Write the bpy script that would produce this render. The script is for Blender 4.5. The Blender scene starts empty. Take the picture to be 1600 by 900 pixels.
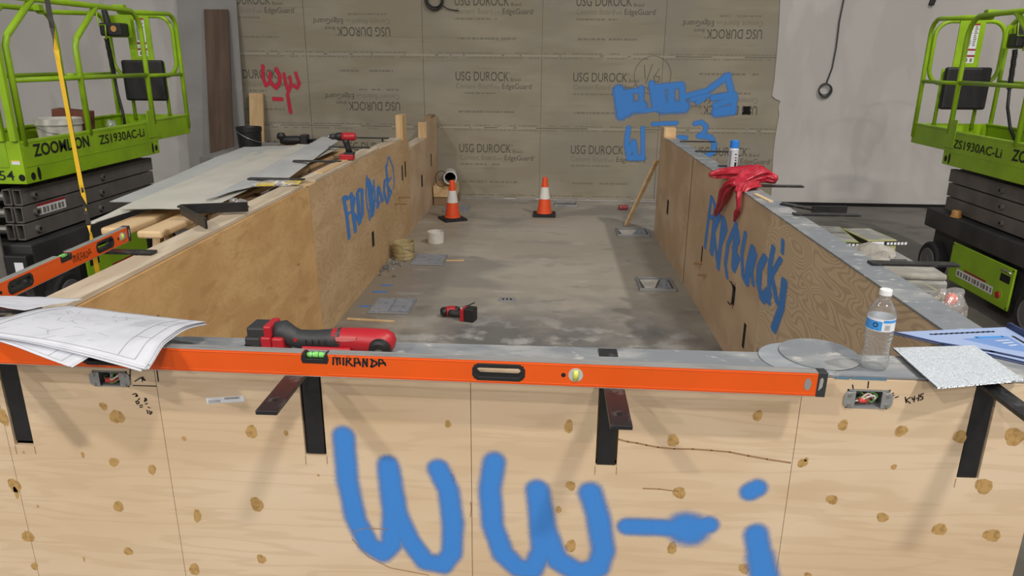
import bpy, bmesh, math, random
import numpy as np
from mathutils import Vector, Matrix, Euler, noise

SC = bpy.context.scene
COL = SC.collection
R = math.radians
W = 1.066            # top of the low plywood walls (42 in)

# ------------------------------------------------------------------ camera
cam_d = bpy.data.cameras.new('camera')
cam_d.sensor_width = 36.0
cam_d.lens = 25.36
cam_d.clip_start = 0.02
cam = bpy.data.objects.new('camera', cam_d)
COL.objects.link(cam)
RX = ((0.99859545, 0.02358156, -0.04744518), (0.05235962, -0.30233457, 0.95176272), (0.00809974, -0.95291013, -0.30314464))
cam.matrix_world = Matrix(((RX[0][0], -RX[0][1], -RX[0][2], 0.0),
                           (RX[1][0], -RX[1][1], -RX[1][2], 0.0),
                           (RX[2][0], -RX[2][1], -RX[2][2], 1.806),
                           (0, 0, 0, 1)))
SC.camera = cam

# ------------------------------------------------------------------ light
SC.view_settings.view_transform = 'Standard'
SC.view_settings.look = 'None'
SC.view_settings.gamma = 1.0
SC.view_settings.use_curve_mapping = False
SC.view_settings.exposure = 0.0
wd = bpy.data.worlds.new('world')
SC.world = wd
wd.use_nodes = True
wd.node_tree.nodes['Background'].inputs[0].default_value = (0.80, 0.88, 1.0, 1)
wd.node_tree.nodes['Background'].inputs[1].default_value = 0.16

def highbay_or_fill(x, y, z, power, col=(1.0, 0.94, 0.86), sx=0.7, sy=0.4):  # overhead lamps placed from the shadows they cast, plus added fill lamps
    d = bpy.data.lights.new('highbay_or_fill_light', 'AREA')
    d.shape = 'RECTANGLE'; d.size = sx; d.size_y = sy
    d.energy = power; d.color = col
    o = bpy.data.objects.new('highbay_or_fill_light', d)
    o.location = (x, y, z); COL.objects.link(o)
    return o
highbay_or_fill(-6.3, -7.0, 9.2, 820)
highbay_or_fill(3.0, -3.4, 9.2, 520)
highbay_or_fill(9.0, -14.0, 9.2, 430)
highbay_or_fill(-1.5, -15.0, 9.2, 1150)  # unseen lamp added behind the camera to soften the front shadows
highbay_or_fill(2.6, -10.5, 9.2, 620)  # another soft lamp added behind the camera, unseen
highbay_or_fill(-10.0, -16.0, 9.2, 1300)  # added unseen lamp, brightens the left part of the front wall
highbay_or_fill(5.0, 1.6, 9.2, 480, sx=.35, sy=.35)
highbay_or_fill(-6.5, 1.2, 9.2, 70)  # weak unseen lamp added on the left as fill

# ------------------------------------------------------------------ mesh helpers
class MB:
    def __init__(s): s.bm = bmesh.new()
    def box(s, c, d, rot=None, taper=None):
        m = Matrix.Translation(c)
        if rot: m = m @ Euler(rot).to_matrix().to_4x4()
        m = m @ Matrix.Diagonal((d[0], d[1], d[2], 1))
        r = bmesh.ops.create_cube(s.bm, size=1.0)
        if taper:
            for v in r['verts']:
                if v.co.z > 0: v.co.x *= taper[0]; v.co.y *= taper[1]
        bmesh.ops.transform(s.bm, matrix=m, verts=r['verts'])
        return s
    def bb(s, x0, x1, y0, y1, z0, z1):
        return s.box(((x0+x1)/2, (y0+y1)/2, (z0+z1)/2), (abs(x1-x0), abs(y1-y0), abs(z1-z0)))
    def cyl(s, p0, p1, r, r2=None, seg=16):
        p0 = Vector(p0); p1 = Vector(p1); d = p1-p0
        q = d.to_track_quat('Z', 'Y').to_matrix().to_4x4()
        m = Matrix.Translation((p0+p1)/2) @ q
        c = bmesh.ops.create_cone(s.bm, cap_ends=True, segments=seg, radius1=r, radius2=r if r2 is None else r2, depth=d.length)
        bmesh.ops.transform(s.bm, matrix=m, verts=c['verts'])
        return s
    def ball(s, c, r, sc=(1, 1, 1), seg=16):
        b = bmesh.ops.create_uvsphere(s.bm, u_segments=seg, v_segments=max(6, seg//2), radius=r)
        bmesh.ops.transform(s.bm, matrix=Matrix.Translation(c) @ Matrix.Diagonal((sc[0], sc[1], sc[2], 1)), verts=b['verts'])
        return s
    def tube(s, pts, r, seg=10, closed=False, sq=False):
        P = [Vector(p) for p in pts]; n = len(P)
        rs = r if isinstance(r, (list, tuple)) else [r]*n
        if sq: seg = 4
        rings = []; up = None
        for i in range(n):
            if closed: t = (P[(i+1) % n]-P[i-1])
            else: t = P[min(i+1, n-1)]-P[max(i-1, 0)]
            t.normalize()
            if up is None:
                up = Vector((0, 0, 1)) if abs(t.z) < 0.9 else Vector((0, 1, 0))
            a = (up - t*up.dot(t))
            if a.length < 1e-4: a = t.orthogonal()
            a.normalize(); b = t.cross(a); up = a
            o = math.pi/4 if sq else 0
            k = rs[i]*(1.414 if sq else 1)
            rings.append([s.bm.verts.new(P[i] + (a*math.cos(o+2*math.pi*j/seg)+b*math.sin(o+2*math.pi*j/seg))*k) for j in range(seg)])
        m = n if closed else n-1
        for i in range(m):
            A = rings[i]; B = rings[(i+1) % n]
            for j in range(seg):
                s.bm.faces.new((A[j], A[(j+1) % seg], B[(j+1) % seg], B[j]))
        if not closed:
            s.bm.faces.new(rings[0][::-1]); s.bm.faces.new(rings[-1])
        return s
    def lathe(s, prof, c=(0, 0, 0), seg=32, axis=None):
        vs = []
        start = len(s.bm.verts)
        new = []
        for (r, z) in prof:
            if r < 1e-6: ring = [s.bm.verts.new((0, 0, z))]
            else: ring = [s.bm.verts.new((r*math.cos(2*math.pi*j/seg), r*math.sin(2*math.pi*j/seg), z)) for j in range(seg)]
            vs.append(ring); new += ring
        for A, B in zip(vs, vs[1:]):
            for j in range(seg):
                k = (j+1) % seg
                if len(A) == 1 and len(B) == 1: break
                if len(A) == 1: s.bm.faces.new((A[0], B[k], B[j]))
                elif len(B) == 1: s.bm.faces.new((A[j], A[k], B[0]))
                else: s.bm.faces.new((A[j], A[k], B[k], B[j]))
        m = Matrix.Translation(c)
        if axis is not None: m = m @ Vector(axis).to_track_quat('Z', 'Y').to_matrix().to_4x4()
        bmesh.ops.transform(s.bm, matrix=m, verts=new)
        return s
    def prism(s, poly, ax, lo, hi):
        """poly in the two other axes, extruded along ax from lo to hi"""
        def f(a, b, h): return {'x': (h, a, b), 'y': (a, h, b), 'z': (a, b, h)}[ax]
        A = [s.bm.verts.new(f(a, b, lo)) for a, b in poly]
        B = [s.bm.verts.new(f(a, b, hi)) for a, b in poly]
        n = len(poly)
        s.bm.faces.new(A); s.bm.faces.new(B[::-1])
        for i in range(n):
            s.bm.faces.new((A[i], B[i], B[(i+1) % n], A[(i+1) % n]))
        return s
    def holed(s, ax, lo, hi, x0, x1, z0, z1, holes):
        """a slab lo..hi along ax with rectangular holes (a0,a1,b0,b1)"""
        def f(a, b, h): return {'x': (h, a, b), 'y': (a, h, b), 'z': (a, b, h)}[ax]
        xs = sorted({x0, x1} | {min(max(h[i], x0), x1) for h in holes for i in (0, 1)})
        zs = sorted({z0, z1} | {min(max(h[i], z0), z1) for h in holes for i in (2, 3)})
        def solid(i, j):
            if i < 0 or j < 0 or i >= len(xs)-1 or j >= len(zs)-1: return False
            cx = (xs[i]+xs[i+1])/2; cz = (zs[j]+zs[j+1])/2
            return not any(h[0] < cx < h[1] and h[2] < cz < h[3] for h in holes)
        def q(*p): s.bm.faces.new([s.bm.verts.new(v) for v in p])
        for i in range(len(xs)-1):
            for j in range(len(zs)-1):
                if not solid(i, j): continue
                a, b, c, d = xs[i], xs[i+1], zs[j], zs[j+1]
                q(f(a, c, lo), f(b, c, lo), f(b, d, lo), f(a, d, lo))
                q(f(a, c, hi), f(a, d, hi), f(b, d, hi), f(b, c, hi))
                if not solid(i-1, j): q(f(a, c, lo), f(a, d, lo), f(a, d, hi), f(a, c, hi))
                if not solid(i+1, j): q(f(b, c, lo), f(b, c, hi), f(b, d, hi), f(b, d, lo))
                if not solid(i, j-1): q(f(a, c, lo), f(a, c, hi), f(b, c, hi), f(b, c, lo))
                if not solid(i, j+1): q(f(a, d, lo), f(b, d, lo), f(b, d, hi), f(a, d, hi))
        bmesh.ops.remove_doubles(s.bm, verts=s.bm.verts, dist=1e-5)
        return s
    def ribbon(s, strokes, w, f):
        """flat marker strokes; f maps (a,b) to a point"""
        for P in strokes:
            P = [Vector(p) for p in P]
            for a, b in zip(P, P[1:]):
                d = b-a
                if d.length < 1e-6: continue
                d.normalize(); n = Vector((-d.y, d.x))*w/2
                s.bm.faces.new([s.bm.verts.new(f(*v)) for v in (a+n, a-n, b-n, b+n)])
            for a in P:
                s.bm.faces.new([s.bm.verts.new(f(a.x+w*.44*math.cos(k*math.pi/4), a.y+w*.44*math.sin(k*math.pi/4))) for k in range(8)])
        return s
    def build(s, name, mat, parent=None, bevel=0, smooth=False, seg=2, loc=None, normals=True):
        bm = s.bm
        if normals: bmesh.ops.recalc_face_normals(bm, faces=bm.faces)
        off = Vector((0, 0, 0))
        if parent is None:
            if loc is None:
                xs = [v.co.x for v in bm.verts]; ys = [v.co.y for v in bm.verts]; zs = [v.co.z for v in bm.verts]
                off = Vector(((min(xs)+max(xs))/2, (min(ys)+max(ys))/2, min(zs)))
            else: off = Vector(loc)
            bmesh.ops.translate(bm, vec=-off, verts=bm.verts)
        me = bpy.data.meshes.new(name)
        bm.to_mesh(me); bm.free()
        if smooth:
            for p in me.polygons: p.use_smooth = True
        ms = mat if isinstance(mat, (list, tuple)) else [mat]
        for m in ms: me.materials.append(m)
        o = bpy.data.objects.new(name, me); COL.objects.link(o)
        o.location = off
        if parent is not None: o.parent = parent
        if bevel:
            b = o.modifiers.new('bevel', 'BEVEL'); b.width = bevel; b.segments = seg; b.limit_method = 'ANGLE'; b.angle_limit = R(40)
            b.harden_normals = False
        return o

def tag(o, label=None, cat=None, group=None, kind=None):
    if label: o['label'] = label
    if cat: o['category'] = cat
    if group: o['group'] = group
    if kind: o['kind'] = kind
    return o
def thing(name, label, cat, loc=(0, 0, 0), rot=(0, 0, 0), group=None):
    o = bpy.data.objects.new(name, None); COL.objects.link(o)
    o.location = loc; o.rotation_euler = rot; o.empty_display_size = .1
    return tag(o, label, cat, group)
def lab(o, text):
    o['label'] = text; return o
def copy_tree(o, parent=None):
    c = o.copy(); COL.objects.link(c)
    if parent is not None: c.parent = parent
    for ch in list(o.children): copy_tree(ch, c)
    return c
def smooth_by_angle(o, ang=40):
    me = o.data
    for p in me.polygons: p.use_smooth = True
    me.set_sharp_from_angle(angle=R(ang))
    return o

# ------------------------------------------------------------------ materials
def newmat(name):
    m = bpy.data.materials.new(name); m.use_nodes = True
    return m, m.node_tree.nodes, m.node_tree.links, m.node_tree.nodes['Principled BSDF']
def plain(name, col, rough=.5, metal=0.0, spec=None, bump=0, bscale=60, var=0.0, vscale=6.0, coat=0):
    m, N, L, P = newmat(name)
    P.inputs['Base Color'].default_value = (*col, 1)
    P.inputs['Roughness'].default_value = rough
    P.inputs['Metallic'].default_value = metal
    if spec is not None: P.inputs['Specular IOR Level'].default_value = spec
    if coat: P.inputs['Coat Weight'].default_value = coat
    if var or bump:
        tc = N.new('ShaderNodeTexCoord')
    if var:
        n = N.new('ShaderNodeTexNoise'); n.inputs['Scale'].default_value = vscale; n.inputs['Detail'].default_value = 6
        L.new(tc.outputs['Object'], n.inputs['Vector'])
        rp = N.new('ShaderNodeMapRange'); rp.inputs[1].default_value = .3; rp.inputs[2].default_value = .7
        rp.inputs[3].default_value = 1-var; rp.inputs[4].default_value = 1+var
        L.new(n.outputs['Fac'], rp.inputs[0])
        mx = N.new('ShaderNodeVectorMath'); mx.operation = 'SCALE'; mx.inputs[0].default_value = col
        L.new(rp.outputs[0], mx.inputs['Scale']); L.new(mx.outputs[0], P.inputs['Base Color'])
    if bump:
        n2 = N.new('ShaderNodeTexNoise'); n2.inputs['Scale'].default_value = bscale; n2.inputs['Detail'].default_value = 4
        L.new(tc.outputs['Object'], n2.inputs['Vector'])
        b = N.new('ShaderNodeBump'); b.inputs['Strength'].default_value = bump; b.inputs['Distance'].default_value = .01
        L.new(n2.outputs['Fac'], b.inputs['Height']); L.new(b.outputs[0], P.inputs['Normal'])
    return m
def layered(name, base, layers, rough=.7, bump=0.0, spec=.3, metal=0.0):
    """base colour, then (colour, scale_xyz, noise_scale, detail, lo, hi, strength[, sine]) layers mixed over it"""
    m, N, L, P = newmat(name)
    P.inputs['Roughness'].default_value = rough; P.inputs['Metallic'].default_value = metal
    P.inputs['Specular IOR Level'].default_value = spec
    tc = N.new('ShaderNodeTexCoord')
    last = None
    for k, ly in enumerate(layers):
        col, sxyz, ns, det, lo, hi, st = ly[:7]
        mp = N.new('ShaderNodeMapping'); mp.inputs['Scale'].default_value = sxyz; mp.inputs['Location'].default_value = (k*7.3, k*3.1, k*5.7)
        L.new(tc.outputs['Object'], mp.inputs['Vector'])
        n = N.new('ShaderNodeTexNoise'); n.inputs['Scale'].default_value = ns; n.inputs['Detail'].default_value = det
        n.inputs['Distortion'].default_value = .25
        L.new(mp.outputs[0], n.inputs['Vector'])
        src = n.outputs['Fac']
        if len(ly) > 7 and ly[7]:
            a = N.new('ShaderNodeMath'); a.operation = 'MULTIPLY'; a.inputs[1].default_value = ly[7]; L.new(src, a.inputs[0])
            b = N.new('ShaderNodeMath'); b.operation = 'SINE'; L.new(a.outputs[0], b.inputs[0])
            c = N.new('ShaderNodeMath'); c.operation = 'MULTIPLY_ADD'; c.inputs[1].default_value = .5; c.inputs[2].default_value = .5; L.new(b.outputs[0], c.inputs[0])
            src = c.outputs[0]
        mr = N.new('ShaderNodeMapRange'); mr.interpolation_type = 'SMOOTHSTEP'
        mr.inputs[1].default_value = lo; mr.inputs[2].default_value = hi; mr.inputs[3].default_value = 0; mr.inputs[4].default_value = st
        L.new(src, mr.inputs[0])
        mx = N.new('ShaderNodeMix'); mx.data_type = 'RGBA'
        if last is None: mx.inputs['A'].default_value = (*base, 1)
        else: L.new(last, mx.inputs['A'])
        mx.inputs['B'].default_value = (*col, 1)
        L.new(mr.outputs[0], mx.inputs['Factor'])
        last = mx.outputs['Result']
        if bump and k == 0:
            bp = N.new('ShaderNodeBump'); bp.inputs['Strength'].default_value = bump; bp.inputs['Distance'].default_value = .004
            L.new(src, bp.inputs['Height']); L.new(bp.outputs[0], P.inputs['Normal'])
    L.new(last, P.inputs['Base Color'])
    return m
def spraymat(name, col, rough=.6):
    m, N, L, P = newmat(name)
    P.inputs['Roughness'].default_value = rough
    P.inputs['Base Color'].default_value = (*col, 1)
    at = N.new('ShaderNodeAttribute'); at.attribute_name = 'cov'
    tc = N.new('ShaderNodeTexCoord')
    n = N.new('ShaderNodeTexNoise'); n.inputs['Scale'].default_value = 300; n.inputs['Detail'].default_value = 3
    L.new(tc.outputs['Object'], n.inputs['Vector'])
    n2 = N.new('ShaderNodeTexNoise'); n2.inputs['Scale'].default_value = 14; n2.inputs['Detail'].default_value = 4
    L.new(tc.outputs['Object'], n2.inputs['Vector'])
    a = N.new('ShaderNodeMath'); a.operation = 'MULTIPLY_ADD'; a.inputs[1].default_value = .30; a.inputs[2].default_value = -.15
    L.new(n.outputs['Fac'], a.inputs[0])
    b = N.new('ShaderNodeMath'); b.operation = 'MULTIPLY_ADD'; b.inputs[1].default_value = .25; b.inputs[2].default_value = -.125
    L.new(n2.outputs['Fac'], b.inputs[0])
    s = N.new('ShaderNodeMath'); s.operation = 'ADD'; L.new(a.outputs[0], s.inputs[0]); L.new(b.outputs[0], s.inputs[1])
    c = N.new('ShaderNodeMath'); c.operation = 'ADD'; L.new(at.outputs['Fac'], c.inputs[0]); L.new(s.outputs[0], c.inputs[1])
    mr = N.new('ShaderNodeMapRange'); mr.interpolation_type = 'SMOOTHSTEP'
    mr.inputs[1].default_value = .06; mr.inputs[2].default_value = .92; mr.inputs[4].default_value = .96
    L.new(c.outputs[0], mr.inputs[0])
    g = N.new('ShaderNodeMath'); g.operation = 'GREATER_THAN'; g.inputs[1].default_value = .01; L.new(at.outputs['Fac'], g.inputs[0])
    h = N.new('ShaderNodeMath'); h.operation = 'MULTIPLY'; L.new(mr.outputs[0], h.inputs[0]); L.new(g.outputs[0], h.inputs[1])
    L.new(h.outputs[0], P.inputs['Alpha'])
    return m
def clear(name, tint=(1, 1, 1), gloss=.08, rough=.08, haze=0.0, hcol=(.9, .9, .9), bump=0, bscale=40):
    m, N, L, P = newmat(name)
    N.remove(P)
    out = N['Material Output']
    t = N.new('ShaderNodeBsdfTransparent'); t.inputs[0].default_value = (*tint, 1)
    g = N.new('ShaderNodeBsdfGlossy'); g.inputs['Roughness'].default_value = rough
    d = N.new('ShaderNodeBsdfDiffuse'); d.inputs[0].default_value = (*hcol, 1)
    lw = N.new('ShaderNodeLayerWeight'); lw.inputs[0].default_value = .35
    mr = N.new('ShaderNodeMapRange'); mr.inputs[3].default_value = gloss; mr.inputs[4].default_value = .75
    L.new(lw.outputs['Facing'], mr.inputs[0])
    m1 = N.new('ShaderNodeMixShader'); m1.inputs[0].default_value = haze
    L.new(t.outputs[0], m1.inputs[1]); L.new(d.outputs[0], m1.inputs[2])
    m2 = N.new('ShaderNodeMixShader'); L.new(mr.outputs[0], m2.inputs[0])
    L.new(m1.outputs[0], m2.inputs[1]); L.new(g.outputs[0], m2.inputs[2])
    if bump:
        tc = N.new('ShaderNodeTexCoord'); n = N.new('ShaderNodeTexNoise'); n.inputs['Scale'].default_value = bscale
        L.new(tc.outputs['Object'], n.inputs['Vector'])
        b = N.new('ShaderNodeBump'); b.inputs['Strength'].default_value = bump; b.inputs['Distance'].default_value = .01
        L.new(n.outputs['Fac'], b.inputs['Height'])
        L.new(b.outputs[0], g.inputs['Normal']); L.new(b.outputs[0], lw.inputs['Normal'])
    L.new(m2.outputs[0], out.inputs['Surface'])
    return m

M = {}
M['ply_front'] = layered('birch_plywood', (.60, .45, .295), [
    ((.68, .545, .39), (.6, .6, 1.9), 1.7, 5, .38, .66, .85),
    ((.52, .37, .225), (.7, .7, 2.6), 2.3, 5, .55, .8, .5),
    ((.50, .36, .225), (.6, .6, 6.0), 2.2, 3, .55, .95, .30, 40),
    ((.45, .31, .19), (1.2, 1.2, 26.0), 2.0, 3, .60, .75, .18)], rough=.62)
M['ply_left_near'] = layered('orange_plywood', (0.575, 0.345, 0.144), [
    ((0.690, 0.443, 0.201), (1, 1.0, 2.4), 2.4, 7, .4, .62, .9),
    ((0.460, 0.259, 0.098), (1, 1.3, 3.4), 4.2, 5, .58, .74, .6),
    ((0.483, 0.282, 0.115), (1, 1.0, 2.6), 2.6, 3, .5, .95, .22, 80)], rough=.7)
M['ply_left_far'] = layered('pine_plywood', (0.526, 0.358, 0.196), [
    ((0.616, 0.437, 0.258), (1, .8, 2.4), 2.0, 5, .4, .65, .9),
    ((0.403, 0.252, 0.123), (1, .7, 2.0), 2.0, 3, .55, .95, .35, 90)], rough=.7)
M['ply_right'] = layered('dusty_plywood', (0.493, 0.353, 0.224), [
    ((0.594, 0.448, 0.302), (1, .8, 1.6), 2.2, 6, .4, .65, .9),
    ((0.336, 0.213, 0.118), (1, 1.2, 3.4), 2.6, 5, .6, .8, .5)], rough=.75)
M['ply_fir'] = layered('fir_plywood', (0.625, 0.484, 0.325), [
    ((0.401, 0.289, 0.177), (1, .6, 1.7), 2.5, 1.8, .35, .95, .55, 190),
    ((0.708, 0.566, 0.401), (1, 1, 2.4), 2.0, 5, .5, .75, .5)], rough=.7)
M['lumber'] = layered('pine_lumber', (.60, .41, .215), [
    ((.70, .52, .31), (4, .7, 4), 3.0, 5, .4, .65, .9),
    ((.44, .27, .12), (9, .7, 9), 2.5, 4, .6, .8, .5)], rough=.65)
M['lumber_v'] = layered('upright_pine_lumber', (.50, .335, .165), [
    ((.60, .42, .23), (7, 7, .8), 3.0, 5, .4, .65, .9),
    ((.36, .21, .09), (9, 9, .8), 2.5, 4, .6, .8, .6)], rough=.65)
M['frp_edge'] = plain('raw_panel_edge', (.16, .15, .13), .8)
M['frp_near'] = layered('cream_wall_panel', (.62, .605, .535), [((.50, .49, .44), (.6, 1.4, 1), 1.4, 5, .4, .65, .8), ((.62, .60, .54), (2, .5, 1), 2.0, 4, .55, .7, .6)], rough=.42)  # same panels in a warmer tint, without the painted reflection
M['top_left'] = layered('pale_plate_lumber', (.47, .385, .28), [
    ((.62, .53, .41), (5, .7, 5), 2.5, 6, .4, .65, .9),
    ((.36, .25, .15), (10, 1.0, 10), 2.5, 5, .6, .78, .6)], rough=.75)
M['top_dust'] = layered('dusty_steel_track', (.225, .245, .27), [
    ((.42, .425, .42), (1.2, 2.4, 1), 3.2, 8, .45, .68, .75),
    ((.17, .19, .21), (1.5, 4.0, 1), 4.5, 6, .56, .7, .7),
    ((.62, .61, .57), (2, 3, 1), 9, 8, .58, .7, .6)], rough=.5, metal=.15)
M['cement'] = layered('cement_board_face', (0.280, 0.247, 0.185), [
    ((0.328, 0.296, 0.233), (.7, .7, 2.2), 1.6, 6, .4, .65, .9),
    ((0.214, 0.185, 0.133), (.6, .6, 9), 2.2, 7, .58, .78, .55),
    ((0.252, 0.237, 0.199), (1, 1, 1), .9, 4, .45, .65, .6)], rough=.85, spec=.2)
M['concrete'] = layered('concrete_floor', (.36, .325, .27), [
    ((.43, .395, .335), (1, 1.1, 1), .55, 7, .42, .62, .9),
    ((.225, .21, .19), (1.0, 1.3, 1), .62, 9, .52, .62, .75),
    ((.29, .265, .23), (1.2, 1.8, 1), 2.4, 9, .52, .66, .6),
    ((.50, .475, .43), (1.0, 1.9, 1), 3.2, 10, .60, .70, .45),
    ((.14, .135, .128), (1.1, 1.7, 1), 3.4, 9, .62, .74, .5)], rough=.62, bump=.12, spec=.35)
M['joint'] = plain('joint_mortar', (.37, .34, .28), .9)
M['dark_concrete'] = layered('dark_concrete_floor', (.135, .125, .112), [((.19, .178, .16), (1, 1.2, 1), .6, 7, .42, .62, .9), ((.08, .075, .068), (1, 1.5, 1), 1.1, 9, .52, .64, .8), ((.30, .285, .26), (1.1, 1.6, 1), 3.0, 10, .62, .74, .5)], rough=.5, bump=.1, spec=.4)
def slab_tint(m, axis, a, b, col, st, ns, lo=.35, hi=.62):
    # an extra tint over one end or side of the slab, broken up by noise
    N, L = m.node_tree.nodes, m.node_tree.links; P = N['Principled BSDF']
    src = P.inputs['Base Color'].links[0].from_socket
    tc = N.new('ShaderNodeTexCoord'); sp = N.new('ShaderNodeSeparateXYZ'); L.new(tc.outputs['Object'], sp.inputs[0])
    n = N.new('ShaderNodeTexNoise'); n.inputs['Scale'].default_value = ns; n.inputs['Detail'].default_value = 9; L.new(tc.outputs['Object'], n.inputs['Vector'])
    w = N.new('ShaderNodeMath'); w.operation = 'MULTIPLY_ADD'; w.inputs[1].default_value = 1.6; L.new(n.outputs['Fac'], w.inputs[0]); L.new(sp.outputs[axis], w.inputs[2])
    g = N.new('ShaderNodeMapRange'); g.interpolation_type = 'SMOOTHSTEP'; g.inputs[1].default_value = min(a, b)+.8; g.inputs[2].default_value = max(a, b)+.8
    if a > b: g.inputs[3].default_value = 1; g.inputs[4].default_value = 0
    L.new(w.outputs[0], g.inputs[0])
    h = N.new('ShaderNodeMapRange'); h.inputs[1].default_value = lo; h.inputs[2].default_value = hi; h.inputs[4].default_value = st; L.new(n.outputs['Fac'], h.inputs[0])
    mu = N.new('ShaderNodeMath'); mu.operation = 'MULTIPLY'; L.new(g.outputs[0], mu.inputs[0]); L.new(h.outputs[0], mu.inputs[1])
    mx = N.new('ShaderNodeMix'); mx.data_type = 'RGBA'; L.new(mu.outputs[0], mx.inputs['Factor']); L.new(src, mx.inputs['A']); mx.inputs['B'].default_value = (*col, 1)
    L.new(mx.outputs['Result'], P.inputs['Base Color'])
slab_tint(M['concrete'], 1, 5.75, 4.7, (.125, .125, .125), .92, 1.5, .30, .56)  # dark dirt over the near end
slab_tint(M['concrete'], 1, 5.5, 4.6, (.42, .42, .41), .85, 5.0, .52, .64)  # pale scuffs over the near end
slab_tint(M['concrete'], 0, -.75, -1.45, (.25, .185, .115), .7, 1.8, .3, .6)  # browner towards the left wall
M['drywall'] = layered('drywall_paint', (.47, .455, .44), [
    ((.53, .515, .50), (1, 1, 1), .8, 4, .4, .65, .9),
    ((.42, .40, .385), (1.4, 1, .5), 1.6, 4, .55, .62, .5)], rough=.9, spec=.15)
M['lime'] = plain('lime_green_paint', (.265, .46, .010), .38, var=.14, vscale=5)
M['lime_dark'] = plain('lime_green_panel', (.24, .42, .012), .5, var=.16, vscale=4)
M['black_steel'] = plain('black_steel', (.012, .012, .013), .42, var=.3, vscale=25)
M['dusty_black'] = layered('scuffed_black_steel', (.013, .013, .015), [
    ((.10, .105, .11), (1, 1, 1), 30, 8, .52, .72, .55)], rough=.38, spec=.5)
M['chassis'] = plain('charcoal_chassis_paint', (.035, .035, .036), .6, var=.4, vscale=4)
M['scissor'] = plain('dark_grey_scissor_paint', (.125, .115, .108), .55, var=.25, vscale=5)
M['steel'] = plain('bare_steel', (.45, .44, .42), .35, .9)
M['rubber'] = plain('black_rubber', (.016, .016, .017), .8, var=.3, vscale=12)
M['tyre_grey'] = plain('grey_wheel_hub', (.11, .11, .115), .7)
M['black_plastic'] = plain('black_plastic', (.012, .012, .013), .5)
M['dark_plastic'] = plain('charcoal_plastic', (.028, .03, .033), .55, bump=.1, bscale=120)
M['red_plastic'] = plain('red_tool_plastic', (.40, .013, .022), .42)
M['orange'] = plain('orange_level_paint', (.74, .095, .004), .38, var=.06)
M['alu'] = layered('milled_aluminium', (.60, .60, .59), [((.38, .39, .40), (3, 40, 1), 3, 5, .45, .65, .6)], rough=.38, metal=.7)
M['ink'] = plain('black_marker_ink', (.012, .008, .008), .6)
M['print'] = plain('black_print', (.010, .011, .010), .6)
M['print_grey'] = plain('faded_black_print', (.085, .08, .062), .8)
M['print_soft'] = plain('soft_grey_print', (.185, .168, .13), .8)
M['pencil'] = plain('pencil_mark', (.12, .11, .09), .8)
M['paper'] = layered('plan_paper', (.62, .64, .70), [((.53, .55, .61), (1, 1, 1), 9, 6, .45, .7, .8)], rough=.85, spec=.2)
M['paper_line'] = plain('plan_line_print', (.36, .37, .41), .8)
M['white_plastic'] = plain('white_plastic', (.62, .60, .55), .5, var=.12, vscale=12)
M['white_pvc'] = plain('white_pipe_plastic', (.60, .60, .57), .4)
M['frp'] = layered('reflection_tinted_panel', (.50, .515, .515), [((.41, .43, .44), (.6, 1.4, 1), 1.4, 5, .4, .65, .8), ((.56, .56, .54), (2, .5, 1), 2.0, 4, .55, .7, .6)], rough=.42)  # grey-blue reflection put into the colour of these panels
M['card'] = plain('brown_cardboard', (.27, .175, .10), .85, var=.15, vscale=5)
M['brown_board'] = layered('brown_hardboard', (.085, .052, .034), [((.135, .085, .058), (6, 1, .5), 1.5, 4, .4, .65, .8)], rough=.55)
M['grey_board'] = plain('grey_sheet_board', (.27, .262, .255), .85, var=.12, vscale=2)
M['cone_orange'] = plain('orange_cone_vinyl', (.78, .085, .018), .45)
M['cone_white'] = plain('white_reflective_collar', (.72, .70, .67), .4)
M['blue_spray'] = spraymat('blue_spray_paint', (.045, .235, .68))
M['pink_spray'] = spraymat('red_spray_paint', (.55, .012, .045))
M['filler'] = layered('wood_filler', (.46, .29, .11), [((.31, .185, .065), (1, 1, 1), 70, 4, .45, .65, .8)], rough=.7)
M['crack'] = plain('split_veneer', (.30, .18, .085), .8)
M['box_steel'] = plain('galvanized_box', (.34, .35, .36), .45, .5)
M['box_grey'] = plain('grey_box_plastic', (.24, .25, .26), .6)
M['wire_red'] = plain('red_wire_nut', (.60, .06, .05), .5)
M['wire_green'] = plain('green_wire', (.10, .22, .06), .5)
M['wire_white'] = plain('white_wire', (.62, .62, .60), .5)
M['galv'] = layered('galvanized_plate', (.34, .37, .42), [((.22, .24, .29), (4, 4, 1), 4, 6, .45, .65, .8), ((.48, .50, .52), (3, 6, 1), 5, 6, .58, .7, .6)], rough=.45, metal=.3)
M['grey_lid'] = layered('dusty_grey_metal', (.30, .335, .37), [((.44, .46, .47), (1.5, 4, 1), 3.2, 7, .45, .65, .8)], rough=.45, metal=.2)
M['yellow'] = plain('yellow_cord_jacket', (.75, .47, .02), .45)
M['yellow_dull'] = plain('yellow_label', (.68, .50, .03), .6)
M['beige_bucket'] = plain('stained_beige_plastic', (.40, .32, .16), .7, var=.3, vscale=14)
M['blue_cap'] = plain('blue_plastic_cap', (.02, .20, .68), .35)
M['can_white'] = plain('white_can_wrap', (.55, .58, .64), .35)
M['red_bag'] = layered('red_film', (.42, .012, .03), [((.60, .05, .08), (1, 1, 1), 16, 5, .48, .66, .8)], rough=.3, spec=.6)
M['clear_bag'] = clear('clear_film', gloss=.10, rough=.15, haze=.18, bump=.8, bscale=30)
M['bottle'] = clear('clear_bottle_plastic', tint=(.96, .97, .98), gloss=.06, rough=.04, haze=.05, bump=.25, bscale=70)
M['blue_alu'] = plain('blue_square_plastic', (.16, .29, .62), .35)
M['blue_pale'] = plain('pale_blue_square_face', (.33, .43, .68), .4)
M['navy'] = plain('navy_edge', (.012, .025, .10), .35)
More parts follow.
